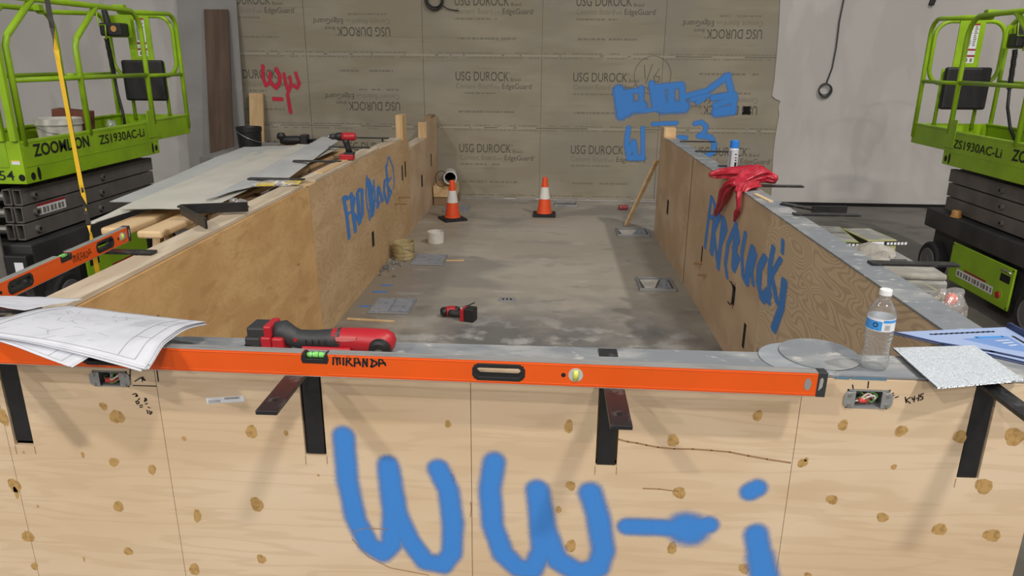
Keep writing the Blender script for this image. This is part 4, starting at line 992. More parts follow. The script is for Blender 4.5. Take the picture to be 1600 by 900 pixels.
# ------------------------------------------------------------------ hanging yellow strap at the left
mb = MB(); prev = None
N_ = 120
for i in range(N_+1):
    z = .02+4.6*i/N_
    x = -1.812-.004*max(0, z-1.0); y = 2.705-.012*(z-1.0)
    base = math.atan2(-.83, .56)
    def sst(a, b): t_ = min(1, max(0, (z-a)/(b-a))); return t_*t_*(3-2*t_)
    th = base+R(35)*math.sin(z*3)+math.pi*(sst(1.10, 1.17)-sst(1.22, 1.32))*.98+math.pi*sst(1.80, 1.92)
    n = Vector((math.cos(th), math.sin(th), 0)); s = Vector((-n.y, n.x, 0))*.0085
    c = Vector((x, y, z))
    ring = [mb.bm.verts.new(c+s+n*.0018), mb.bm.verts.new(c-s+n*.0018), mb.bm.verts.new(c-s-n*.0018), mb.bm.verts.new(c+s-n*.0018)]
    if prev:
        for j in range(4):
            f = mb.bm.faces.new((prev[j], prev[(j+1) % 4], ring[(j+1) % 4], ring[j])); f.material_index = 0 if j == 0 else 1
    prev = ring
o = mb.build('hanging_strap', [M['yellow'], plain('dark_strap_back', (.03, .028, .025), .5)], None)
tag(o, 'yellow strap with a dark back hanging straight down past the short level', 'strap')

# ------------------------------------------------------------------ red bag and spray can on the right wall
def blob_mesh(name, tubes, m, parent, vox=.012, amp=.012, sc=14, seed=0, fix=None):
    mb = MB()
    for pts, rs in tubes: mb.tube(pts, rs, 12)
    me = bpy.data.meshes.new(name); bmesh.ops.recalc_face_normals(mb.bm, faces=mb.bm.faces); mb.bm.to_mesh(me); mb.bm.free()
    o = bpy.data.objects.new(name, me); COL.objects.link(o)
    r_ = o.modifiers.new('r', 'REMESH'); r_.mode = 'VOXEL'; r_.voxel_size = vox
    s_ = o.modifiers.new('s', 'SMOOTH'); s_.iterations = 4
    dg = bpy.context.evaluated_depsgraph_get(); dg.update()
    m2 = bpy.data.meshes.new_from_object(o.evaluated_get(dg))
    bpy.data.objects.remove(o)
    nn = [Vector(v.normal) for v in m2.vertices]
    for v, n_ in zip(m2.vertices, nn):
        p = Vector(v.co)*sc+Vector((seed, seed*2, 0))
        k = abs(noise.noise(p))*1.6-.5+.5*abs(noise.noise(p*2.3))
        v.co = v.co+n_*amp*k
    m2.materials.clear(); m2.materials.append(m)
    off = Vector((0, 0, 0))
    if fix:
        for v in m2.vertices: v.co = fix(v.co)
    if parent is None:
        zs = [v.co.z for v in m2.vertices]; off = Vector((sum(v.co.x for v in m2.vertices)/len(zs), sum(v.co.y for v in m2.vertices)/len(zs), min(zs)))
        for v in m2.vertices: v.co -= off
    o = bpy.data.objects.new(name, m2); COL.objects.link(o); o.parent = parent; o.location = off
    return o
def off_wall(c):
    if c.z < W+.001 and c.x > RXW-.0075:
        return Vector((c.x, c.y, W+.001)) if c.z > W-.035 or c.x > RXW+.04 else Vector((RXW-.0085, c.y, c.z))
    return c
def pleated(pts, rs, seed, flat=.62):
    P = [Vector(p) for p in pts]; out = []; rr = []
    for i in range(len(P)-1):                     # smooth the centre line
        a, b, c, d = P[max(i-1, 0)], P[i], P[i+1], P[min(i+2, len(P)-1)]
        for q in range(6):
            u = q/6; out.append(.5*((2*b)+(c-a)*u+(2*a-5*b+4*c-d)*u*u+(3*b-a-3*c+d)*u**3)); rr.append(rs[i]+(rs[i+1]-rs[i])*u)
    out.append(P[-1]); rr.append(rs[-1])
    mb = MB(); rings = []; n = len(out); S_ = 40; up = None
    for i in range(n):
        t = (out[min(i+1, n-1)]-out[max(i-1, 0)]).normalized()
        a = Vector((0, 0, 1)) if abs(t.z) < .8 else Vector((1, 0, 0))
        a = (a-t*a.dot(t)).normalized(); b = t.cross(a)
        if up is not None and up.dot(a) < 0: a, b = -a, -b
        up = a; ring = []
        for j in range(S_):
            th = 2*math.pi*j/S_
            k = 1+.20*math.sin(5*th+seed+.10*i)+.13*math.sin(9*th-seed*2+.23*i)+.10*noise.noise(Vector((i*.35, j*.5, seed)))
            k *= 1+.18*noise.noise(Vector((i*.22, seed*3, 1)))
            ring.append(mb.bm.verts.new(out[i]+(a*math.cos(th)*flat+b*math.sin(th))*rr[i]*k))
        rings.append(ring)
    for A, B in zip(rings, rings[1:]):
        for j in range(S_): mb.bm.faces.new((A[j], A[(j+1) % S_], B[(j+1) % S_], B[j]))
    mb.bm.faces.new(rings[0][::-1]); mb.bm.faces.new(rings[-1])
    return mb
def merge(mbs):
    m = MB()
    for q in mbs:
        me = bpy.data.meshes.new('tmp'); q.bm.to_mesh(me); q.bm.free(); m.bm.from_mesh(me); bpy.data.meshes.remove(me)
    return m
mb = merge([pleated([(1.04, 4.74, W+.030), (1.10, 4.74, W+.040), (1.20, 4.68, W+.052), (1.31, 4.62, W+.058), (1.41, 4.55, W+.035)], [.020, .048, .058, .075, .030], 1),
            pleated([(1.12, 4.42, W+.020), (1.20, 4.52, W+.042), (1.30, 4.58, W+.060), (1.40, 4.62, W+.040)], [.022, .055, .070, .035], 2),
            pleated([(1.25, 4.50, W+.035), (1.15, 4.52, W+.028), (1.115, 4.56, W-.03), (1.118, 4.66, W-.13), (1.120, 4.76, W-.205), (1.128, 4.85, W-.262)], [.05, .048, .038, .026, .020, .008], 3, .55),
            pleated([(1.25, 4.40, W+.030), (1.16, 4.35, W+.022), (1.128, 4.31, W-.02), (1.130, 4.30, W-.08), (1.134, 4.34, W-.14), (1.140, 4.40, W-.20)], [.04, .036, .026, .020, .015, .005], 4, .55)])
for v in mb.bm.verts: v.co = off_wall(v.co)
o = mb.build('plastic_bag', M['red_bag'], None, smooth=True)
tag(o, 'crumpled red plastic bag draped over the top of the right wall', 'bag')
t = thing('spray_can', 'white spray paint can with a blue cap standing on the right wall', 'spray can', (1.225, 4.92, W+.0005), (0, 0, 0))
MB().lathe([(0, 0), (.031, 0), (.0325, .002), (.0325, .006), (.0315, .008), (.0315, .172), (.0325, .174), (.031, .178), (.026, .190), (.022, .197), (0, .198)], seg=36).build('can_body', M['can_white'], t, smooth=False)
MB().lathe([(0, .236), (.024, .236), (.0275, .232), (.0295, .190), (.0290, .186), (0, .186)], seg=36).build('cap', M['blue_cap'], t, smooth=False)
for (a0, a1, z0, z1, m) in ((265, 300, .030, .10, 'print'), (262, 290, .118, .128, 'red_print'), (262, 285, .145, .155, 'print'), (230, 262, .01, .165, 'red_print')):
    pass
for (a0, a1, z0, z1, m) in ((275, 305, .035, .095, 'print'), (272, 300, .120, .128, 'red_print'), (272, 296, .142, .150, 'print'), (276, 300, .104, .112, 'print'), (205, 232, .012, .168, 'box_steel')):
    larc(MB(), a0, a1, z0, z1, .0319, 8).build('can_print', M[m], t, smooth=True)
MB().prism([(1.184, 4.222), (1.212, 4.232), (1.236, 3.995), (1.209, 3.985)], 'z', W+.0004, W+.006).build('wood_shim', M['chip'], None)
tag(bpy.data.objects['wood_shim'], 'pale flat wood shim on the right wall in front of the red bag', 'shim')
# ------------------------------------------------------------------ scissor lifts
def rrect(x0, x1, z0, z1, r, n=5):
    pts = []
    for cx, cz, a in ((x1-r, z1-r, 0), (x0+r, z1-r, 90), (x0+r, z0+r, 180), (x1-r, z0+r, 270)):
        pts += arc((cx, cz), r, a, a+90, n, lambda p, q: (p, q))
    return pts
def scissor_lift(label, loc, ctl):
    t = thing('scissor_lift', label, 'scissor lift', loc, (0, 0, 0), 'green scissor lifts')
    L_ = M['lime']
    # chassis
    ch = MB().bb(-.30, .30, -.88, .90, .17, .60).bb(-.378, .378, -.92, .95, .44, .60).build('chassis', M['chassis'], t, bevel=.012)
    for s in (-1, 1):
        for y, nm in ((-.64, 'wheel'), (.76, 'wheel')):
            w = MB().lathe([(0, -.045), (.11, -.045), (.15, -.05), (.165, -.035), (.165, .035), (.15, .05), (.11, .045), (0, .045)], (s*.345, y, .1655), 32, axis=(s, 0, 0)).build(nm, M['rubber'], t, bevel=.004)
            MB().lathe([(0, .0), (.03, .0), (.035, -.004), (.095, -.004), (.10, .0), (.11, -.002), (.11, -.01), (0, -.01)], (s*.401, y, .1655), 24, axis=(s, 0, 0)).build('hub', M['tyre_grey'], w, smooth=False)
        pn = MB().bb(s*.372, s*.388, -.40, .42, .105, .415).build('side_panel', M['lime_dark'], t, bevel=.004)
        xo = s*.3888
        def quad(mb, y0, y1, z0, z1, x=xo): mb.bm.faces.new([mb.bm.verts.new(p) for p in ((x, y0, z0), (x, y1, z0), (x, y1, z1), (x, y0, z1))]); return mb
        k = quad(MB(), -.20, .30, .165, .225).build('warning_strip', M['label_white'], pn)
        quad(MB(), -.10, .20, .227, .243).build('warning_band', M['red_print'], pn)
        mb = MB()
        for q in range(12): quad(mb, -.185+q*.04, -.165+q*.04+.006*(q % 3), .175, .212, s*.3892)
        mb.build('warning_picture', M['print_soft'], k)
        MB().cyl((s*.386, -.27, .19), (s*.3895, -.27, .19), .05, seg=24).build('button_ring', M['lime'], pn)
        MB().cyl((s*.388, -.27, .19), (s*.398, -.27, .19), .027, seg=20).build('stop_button', M['red_plastic'], pn, bevel=.004)
        MB().bb(s*.384, s*.3885, -.37, -.25, .295, .355).build('latch_recess', M['hole'], pn, bevel=.006)
        MB().tube([(s*.389, -.37, .375), (s*.40, -.34, .385), (s*.40, -.28, .385), (s*.389, -.25, .375)], .008, 8).build('latch', M['steel'], pn, smooth=True)
        for y, z in ((-.385, .12), (.405, .12), (.405, .40), (-.385, .40)):
            MB().cyl((s*.387, y, z), (s*.3895, y, z), .008, seg=8).build('bolt', M['black_plastic'], pn)
    # ladder and control box at the near end
    ld = MB().holed('y', -.985, -.965, -.16, .22, .12, .72, [(-.10, .16, .18, .32), (-.10, .16, .40, .54)]).build('ladder_plate', M['scissor'], t, bevel=.006)
    MB().bb(.05, .19, -.9862, -.9854, .60, .67).build('warning_strip', M['label_white'], ld)
    MB().bb(.05, .19, -.9864, -.9854, .672, .685).build('warning_band', M['red_print'], ld)
    MB().bb(-.16, .22, -.965, -.90, .46, .475).build('step', M['scissor'], ld)
    bx = MB().bb(.235, .385, -1.0, -.925, .33, .545).build('side_box', M['black_plastic'], t, bevel=.01)
    MB().bb(.30, .36, -1.0012, -1.0003, .43, .50).build('box_sticker', M['label_white'], bx)
    MB().cyl((.30, -1.001, .37), (.30, -.999, .37), .022, seg=18).build('box_hole', M['hole'], bx)
    # folded scissor stack
    for k in range(3):
        zc = .668+k*.115
        for s in (-1, 1):
            for x0, x1 in ((.252, .306), (.180, .234)):
                a, b = min(s*x0, s*x1), max(s*x0, s*x1)
                arm = MB().holed('y', -.86+.015*k, .80+.01*k, a, b, zc-.0525, zc+.0525, [(a+.005, b-.005, zc-.0475, zc+.0475)]).build('scissor_arm', M['scissor'], t, bevel=.002)
                if x0 > .25:
                    for y in (-.73+.01*k, -.01+.04*k):
                        MB().cyl((s*.306, y, zc), (s*.328, y, zc), .026, .022, 16).build('pin', M['scissor'], arm)
                        MB().cyl((s*.328, y, zc), (s*.3285, y, zc), .013, seg=12).build('pin_hole', M['hole'], arm)
        MB().cyl((-.178, -.78, zc), (.178, -.78, zc), .032, seg=18).build('cross_tube', M['steel'], t, smooth=False)
        MB().cyl((-.178, -.01+.04*k, zc), (.178, -.01+.04*k, zc), .03, seg=18).build('cross_tube', M['scissor'], t)
    stk = MB().bb(.3061, .3068, -.70, -.40, .752, .812).build('arm_sticker', M['label_white'], t)
    MB().bb(.3061, .3069, -.70, -.40, .8125, .829).build('arm_sticker_band', M['red_print'], t)
    mb = MB()
    for q in range(7): mb.bb(.3069, .3071, -.685+q*.04, -.662+q*.04+.008*(q % 2), .760, .800)
    mb.build('sticker_picture', M['print_soft'], stk)
    # platform tub
    MB().bb(-.36, .36, -.81, .83, 1.02, 1.045).build('deck', M['scissor'], t)
    for s in (-1, 1):
        sp = MB().bb(s*.362, s*.380, -.83, .84, .992, 1.262).bb(s*.345, s*.383, -.83, .84, 1.250, 1.270).build('side_board', L_, t, bevel=.003)
        MB().bb(s*.3795, s*.3825, -.83, .84, 1.098, 1.103).build('board_ridge', M['lime_dark'], sp)
        mx = plane_px(.3838) if s > 0 else plane_nx(-.3838)
        # text coordinates follow the reading direction on each side
        q = 1 if s > 0 else -1
        za, zb = 1.145, 1.138
        if s > 0: its = [('ZOOMLION', -.735, 1.160, .605, .078, .022, False), ('ZS1930AC-Li', -.005, 1.158, .635, .066, .008, False)]
        else: its = [('ZS1930AC-Li', -.712, 1.140, .668, .066, .008, False), ('ZOOMLION', .080, 1.142, .605, .078, .022, False)]
        for one in its: lettering('lettering', [one], M['print'], sp, mx)
        for y, z, w, h in ((-.775, 1.035, .022, .026), (-.715, 1.045, .016, .045), (.735, 1.045, .014, .045), (.79, 1.04, .020, .026)):
            o_ = MB().lathe([(0, 0), (1, 0), (1, .0012), (0, .0012)], (0, 0, 0), 16).build('drain_slot', M['hole'], sp)
            o_.matrix_local = Matrix.Translation((s*.3803, y, z)) @ Matrix.Rotation(math.pi/2, 4, 'Y') @ Matrix.Diagonal((h, w, s, 1))
        pl = MB().bb(s*.3795, s*.3875, .70, .84, 1.13, 1.36).build('corner_plate', L_, t, bevel=.004)
        for y in (.735, .80):
            for z in (1.16, 1.215): MB().cyl((s*.387, y, z), (s*.3885, y, z), .008, seg=8).build('bolt', M['lime_dark'], pl)
    eb = MB().bb(-.38, .38, -.848, -.831, .992, 1.27).build('end_board', L_, t, bevel=.004)
    MB().bb(-.28, .285, -.853, -.848, 1.10, 1.27).build('gate_panel', M['lime_dark'], eb, bevel=.002)
    lettering('lettering', [('54', .200, 1.018, .105, .062, .012, False)], M['print'], eb, plane_y(-.8488))
    MB().cyl((.355, -.850, 1.035), (.355, -.848, 1.035), .022, seg=16).build('drain_slot', M['hole'], eb)
    st_ = MB().bb(.305, .36, -.8492, -.8482, 1.12, 1.15).build('small_sticker', M['label_white'], eb)
    MB().bb(.305, .36, -.8494, -.8484, 1.142, 1.15).build('sticker_band', M['yellow_dull'], st_)
    # rails
    def rail(name, pts, r=.020, m=L_): return MB().tube(pts, r, 10).build(name, m, t, smooth=True)
    for s in (-1, 1):
        x = s*.372
        top = [(x, -.80, 2.155), (x, .62, 2.155)]+[(x, .66+.16*math.sin(R(a)), 2.155-.16*(1-math.cos(R(a)))) for a in (15, 35, 55, 75, 90)]+[(x, .82, 1.8), (x, .82, 1.24)]
        rail('top_rail', top)
        rail('mid_rail', [(x, -.80, 1.648), (x, .83, 1.648)], .017)
        for y in (-.79, -.09):
            rail('rail_post', [(x, y, 1.24), (x, y, 1.86), (x, y+.03, 1.92), (x, y+.30, 2.135), (x, y+.33, 2.15)], .021)
        xe = s*.335
        rail('extension_rail', [(xe, .60, 2.135), (xe, 1.38, 2.165)]+[(xe, 1.38+.12*math.sin(R(a)), 2.165-.12*(1-math.cos(R(a)))) for a in (20, 45, 70, 90)]+[(xe, 1.50, 1.8), (xe, 1.50, 1.15)], .019)
        rail('extension_mid_rail', [(xe, .83, 1.64), (xe, 1.50, 1.64)], .016)
        MB().bb(s*.318, s*.336, .78, 1.52, 1.095, 1.27).bb(s*.30, s*.342, .78, 1.52, 1.258, 1.274).build('extension_board', L_, t, bevel=.003)
        MB().bb(s*.255, s*.292, -.872, -.835, 1.27, 1.98).build('gate_post', L_, t, bevel=.004)
        MB().bb(s*.335, s*.378, -.872, -.835, 1.27, 1.93).build('gate_post', L_, t, bevel=.004)
        MB().box((s*.345, .60, 2.165), (.085, .06, .05)).build('rail_clamp', L_, t, bevel=.004)
    rail('gate_bar', [(-.36, -.853, 1.95), (.36, -.853, 1.95)], .016)
    MB().bb(-.32, .32, .80, 1.52, 1.10, 1.12).build('extension_deck', M['scissor'], t)
    MB().bb(-.335, .335, 1.505, 1.525, 1.095, 1.27).build('extension_end_board', L_, t, bevel=.003)
    MB().tube([(p, 1.49, q) for p, q in rrect(-.30, .30, 1.62, 2.15, .13)], .018, 10, closed=True).build('end_loop', L_, t, smooth=True)
    for x in (-.17, .17): rail('end_post', [(x, 1.495, 1.22), (x, 1.495, 1.75)], .016)
    pt = MB().bb(-.115, .105, 1.462, 1.474, 1.76, 2.20).build('holder_plate', L_, t, bevel=.003)
    stc = MB().bb(-.035, .055, 1.4606, 1.4618, 1.80, 2.13).build('warning_column', M['label_white'], pt)
    for z in (2.115, 1.905, 1.852): MB().bb(-.035, .055, 1.4600, 1.4607, z, z+.016).build('warning_band', M['red_print'], stc)
    mb = MB(); rr = random.Random(7)
    for q in range(10):
        for c in range(2): mb.bb(-.025+c*.042, -.005+c*.042+rr.uniform(0, .012), 1.4602, 1.4607, 1.945+q*.017, 1.955+q*.017)
    mb.bb(-.02, .0, 1.4602, 1.4607, 1.81, 1.84); mb.bb(.02, .04, 1.4602, 1.4607, 1.81, 1.84)
    mb.build('warning_picture', M['print_soft'], stc)
    bo = MB().bb(-.185, .205, 1.395, 1.462, 1.40, 1.765).build('manual_box', M['black_plastic'], t, bevel=.02)
    cx, cy, cz = ctl
    c = MB().bb(cx-.10, cx+.10, cy-.06, cy+.07, cz-.06, cz+.05).build('control_box', M['black_plastic'], t, bevel=.012)
    MB().cyl((cx-.05, cy, cz+.05), (cx-.065, cy, cz+.16), .028, .024, 14).build('joystick', M['black_plastic'], c, smooth=False)
    MB().cyl((cx+.035, cy-.0615, cz), (cx+.035, cy-.068, cz), .026, seg=18).build('control_dial', M['brass'], c)
    MB().tube([(cx-.11, cy-.05, cz+.16), (cx-.10, cy-.06, cz+.03), (cx-.03, cy-.075, cz+.03), (cx-.04, cy-.075, cz-.09)], .006, 8).build('control_hanger', L_, c, smooth=True)
    MB().bb(cx-.12, cx+.12, cy+.071, cy+.078, cz-.07, cz+.12).build('control_bracket', L_, c)
    mb = MB(); pts = []
    for i in range(120):
        u = i/119; a = i*1.3
        pts.append((cx-.07+.018*math.cos(a)+.02*u, cy-.02+.018*math.sin(a), cz-.08-.32*u))
    mb.tube(pts, .006, 6)
    cc = mb.build('coiled_cord', M['black_plastic'], c, smooth=True)
    MB().tube([(cx-.05, cy-.02, cz-.40), (cx-.04, cy-.03, cz-.55), (cx-.0, cy-.06, cz-.72), (cx+.04, cy-.12, 1.15)], .013, 10).build('cord', M['black_plastic'], c, smooth=True)
    return t
scissor_lift('lime green scissor lift left of the plywood walls, seen behind the hanging yellow strap', (-3.80, 5.395, .0), (-.14, 1.30, 2.03))
scissor_lift('lime green scissor lift right of the plywood walls, in front of the bare drywall', (3.685, 5.46, .0), (.27, 1.15, 1.99))
ll = (-3.80, 5.395)
t = thing('mud_tub', 'dirty white plastic tub on the deck of the left scissor lift', 'tub', (-3.87, 5.62, 1.0455))
MB().lathe([(0, .0), (.140, 0), (.146, .02), (.158, .235), (.166, .235), (.166, .285), (.160, .286), (.150, .282), (.146, .25), (.135, .05), (0, .045)], seg=36).build('tub_body', M['white_plastic'], t, smooth=False)
MB().lathe([(.167, .240), (.171, .241), (.171, .248), (.167, .249)], seg=36).build('rim_band', M['white_plastic'], t)
MB().tube([(.17*math.cos(R(a)), .17*math.sin(R(a)), .20-.05*math.sin(R(a+90))) for a in range(200, 341, 14)], .003, 6).build('wire_handle', M['steel'], t, smooth=True)
mb = MB().box((-3.97, 5.95, 1.222), (.26, .18, .30), rot=(0, R(6), R(12)))
tag(mb.build('rust_carton', M['terracotta'], None, bevel=.004), 'rust brown carton behind the white tub on the left lift', 'box')
o = blob_mesh('clear_wrap', [([(-3.56, 5.78, 1.10), (-3.55, 5.79, 1.20), (-3.54, 5.78, 1.30), (-3.55, 5.78, 1.36)], [.05, .05, .045, .03])], M['clear_bag'], None, vox=.014, amp=.014, sc=18, seed=8)
o.location.z = 1.0455
tag(o, 'scrunched clear plastic wrap standing on the left lift deck', 'plastic wrap')
t = thing('amber_beacon', 'amber ribbed beacon on the right lift chassis', 'beacon', (3.331, 5.98, .6005))
MB().lathe([(0, 0), (.042, 0), (.042, .012), (.036, .014), (.038, .02), (.036, .03), (.038, .038), (.034, .05), (.022, .058), (0, .06)], seg=20).build('lens', M['brass'], t, smooth=False)

# ------------------------------------------------------------------ planks and white wall panels beside the left wall
def sawhorse(y, label):
    t = thing('sawhorse', label, 'sawhorse', (-2.03, y, 0), (0, 0, 0), 'sawhorses under the planks')
    MB().bb(-.21, .16, -.045, .045, .87, .958).build('beam', M['lumber'], t, bevel=.003)
    for xx in (-.19, .105):
        for sy in (-1, 1):
            MB().tube([(xx, sy*.03, .88), (xx, sy*.24, .03)], .022, sq=True).build('leg', M['lumber'], t)
            MB().bb(xx-.03, xx+.03, sy*.24-.03, sy*.24+.03, 0, .03).build('foot', M['lumber'], t)
sawhorse(3.95, 'timber sawhorse under the near end of the two planks'); sawhorse(6.1, 'timber sawhorse under the far end of the two planks')
for cx, w, y0, l in ((-2.128, .14, 3.355, 'left one of two pine planks poking out from under the white panels'), (-1.925, .125, 3.305, 'pine plank poking out from under the white panels, next to the left wall')):
    tag(MB().bb(cx-w/2, cx+w/2, y0, 6.7, .9585, .9965).build('plank', M['lumber'], None, bevel=.012, seg=3), l, 'plank', 'pine planks under the white panels')
def panel(c, z, label, seed, bend=.012, sag=0):
    mb = MB()
    def g(u, v): return bend*noise.noise(Vector((u*1.5+seed, v*2.2, seed)))+sag*math.sin(math.pi*v)+.004*noise.noise(Vector((u*5, v*9, seed)))
    sheet(mb, *[(p[0], p[1], z+(p[2] if len(p) > 2 else 0)) for p in c], 12, 40, .003, g, edge=True)
    o = mb.build('wall_panel_sheet', [M['frp_near' if seed in (2, 3) else 'frp'], M['frp_edge']], None, smooth=False)
    smooth_by_angle(o, 30)
    return tag(o, label, 'panel sheet', 'white wall panels laid over the planks')
panel([(-2.53, 3.99, -.01), (-2.12, 4.0), (-2.10, 6.85, .01), (-2.75, 6.45, .02)], 1.010, 'white wall panel nearest the left lift, cut square at its near end', 1)
panel([(-2.24, 3.32), (-2.19, 3.37), (-1.95, 6.5), (-2.56, 6.3)], 1.026, 'white wall panel with the pointed tip nearest the camera', 2)
panel([(-2.215, 3.58), (-1.79, 3.64), (-1.84, 6.4, .01), (-2.27, 6.5, .01)], 1.042, 'white wall panel with a straight near edge over the plank ends', 3)
panel([(-1.865, 3.80), (-1.715, 4.62, -.01), (-1.95, 6.87, .02), (-2.17, 6.9, .02)], 1.058, 'topmost white wall panel, slanting along the left wall', 4, bend=.014)
def carton(name, label, x0, x1, y0, y1, z0, z1, m, flaps=True, grp=None):
    t = thing(name, label, 'box', ((x0+x1)/2, (y0+y1)/2, z0), (0, 0, 0), grp)
    w, d, h = (x1-x0)/2, (y1-y0)/2, z1-z0
    mb = MB().bb(-w, -w+.004, -d, d, 0, h).bb(w-.004, w, -d, d, 0, h).bb(-w, w, -d, -d+.004, 0, h).bb(-w, w, d-.004, d, 0, h).bb(-w, w, -d, d, 0, .004)
    mb.build('carton_body', m, t)
    if flaps:
        MB().box((-w*.45, -d*.1, h-.004), (w*.95, d*1.6, .003), rot=(0, R(-7), 0)).build('flap', m, t)
        MB().box((w*.48, d*.05, h-.006), (w*.85, d*1.7, .003), rot=(0, R(5), 0)).build('flap', m, t)
    return t
tb_ = MB().bb(-1.88, -1.62, 3.70, 6.55, .55, .58).build('low_shelf_board', M['lumber'], None)
tag(tb_, 'rough shelf board on blocks between the planks and the left wall', 'board')
for y in (3.9, 5.1, 6.4): tag(MB().bb(-1.84, -1.66, y-.07, y+.07, 0, .5495).build('timber_block', M['lumber'], None, bevel=.004), 'timber block holding up the rough shelf board by the left wall', 'block', 'timber blocks under the shelf board')
carton('cardboard_box', 'open brown cardboard box under the white panels, before the bag with yellow labels', -1.85, -1.635, 3.76, 4.42, .5805, .985, M['card'])
carton('cardboard_box', 'long brown cardboard box by the left wall, behind the bag with yellow labels', -1.87, -1.635, 4.72, 6.50, .5805, .955, M['card'])
o = blob_mesh('clear_wrap', [([(-1.80, 3.95, 1.03), (-1.72, 3.93, 1.02), (-1.64, 3.90, 1.015)], [.02, .024, .018])], M['clear_bag'], None, vox=.008, amp=.010, sc=30, seed=4)
o.location.z = .988
tag(o, 'scrap of clear film on the open cardboard box', 'plastic wrap')
t = thing('label_bag', 'clear bag with two yellow labels on the left wall under a bracket', 'bag', (-1.60, 4.24, W+.0006))
b = blob_mesh('bag_film', [([(-.17, -.05, .016), (-.08, -.02, .020), (.02, .0, .020), (.10, .03, .014)], [.024, .034, .034, .02]), ([(-.14, .04, .014), (0, .08, .016)], [.02, .025])], M['clear_bag'], t, vox=.008, amp=.010, sc=26, seed=6)
for v in b.data.vertices: v.co.z = max(.0004, v.co.z*.62)
MB().box((-.085, -.03, .014), (.10, .055, .003), rot=(R(14), 0, R(10))).build('yellow_label', M['yellow_dull'], t)
MB().box((.055, .03, .016), (.095, .06, .003), rot=(R(10), 0, R(-4))).build('yellow_label', M['yellow_dull'], t)
tag(MB().bb(-3.45, -2.45, 7.0, 8.3, .0, .86).build('sheet_stack', M['grey_board'], None, bevel=.004), 'grey stack of board sheets behind the white panels', 'board stack')
t = thing('black_bucket', 'black bucket on the grey stack of boards, before the leaning stud', 'bucket', (-3.14, 7.52, .8605))
MB().lathe([(0, .0), (.105, 0), (.112, .01), (.124, .20), (.131, .20), (.131, .245), (.123, .246), (.116, .20), (.104, .02), (0, .018)], seg=32).build('bucket_body', M['black_plastic'], t)
MB().tube([(.132*math.cos(R(a)), .132*math.sin(R(a)), .16-.07*math.sin(R(a+90))) for a in range(190, 351, 16)], .004, 6).build('wire_handle', M['steel'], t, smooth=True)
tag(MB().bb(-2.78, -2.35, 7.1, 7.5, .8605, .945).build('flat_carton', M['card'], None, bevel=.003), 'flat brown carton on the grey stack under the black power tool', 'box')
t = thing('angle_grinder', 'black power tool lying at the far end of the white panels', 'power tool', (-2.56, 7.25, .9455))
MB().tube([(-.15, 0, .05), (-.10, 0, .055), (.02, .01, .06), (.10, .02, .055)], [.03, .045, .042, .035], 14).build('tool_body', M['black_plastic'], t, smooth=True)
MB().lathe([(0, 0), (.04, 0), (.045, .03), (.03, .06), (0, .06)], (-.14, 0, .07), 20).build('gear_head', M['black_plastic'], t)
MB().bb(.06, .13, -.04, .06, .005, .115).build('battery', M['black_plastic'], t, bevel=.008)
MB().tube([(.13, .02, .05), (.20, .0, .06), (.28, -.02, .03), (.34, .0, .012)], [.018, .02, .018, .012], 10).build('cord_strain_relief', M['black_plastic'], t, smooth=True)
tag(MB().bb(-2.92, -2.80, 7.02, 7.12, .8605, .93).build('wood_block', M['lumber'], None, bevel=.003), 'small pale wood block by the black power tool', 'block')
def lean(name, label, cat, x0, x1, top, y0, y1, th, m, poly=None, bev=.002):
    l = math.hypot(top, y1-y0); a = math.atan2(y1-y0, top)
    t = MB().box((0, 0, l/2), (x1-x0, th, l)).build(name, m, None, bevel=bev, loc=(0, 0, 0))
    t.location = ((x0+x1)/2, y0, .004); t.rotation_euler = (-a, 0, 0)
    return tag(t, label, cat)
lean('grey_board_sheet', 'tall grey board sheet leaning on the wall behind the brown board', 'board', -4.75, -3.98, 2.75, 9.34, 9.58, .016, M['grey_board'])
lean('brown_board', 'tall dark brown board leaning against the back wall', 'board', -4.385, -4.075, 2.36, 9.12, 9.50, .018, M['brown_board'])
lean('wood_stud', 'short pine stud leaning on the cement board above the black bucket', 'stud', -3.93, -3.745, 1.34, 9.30, 9.55, .038, M['lumber_v'])

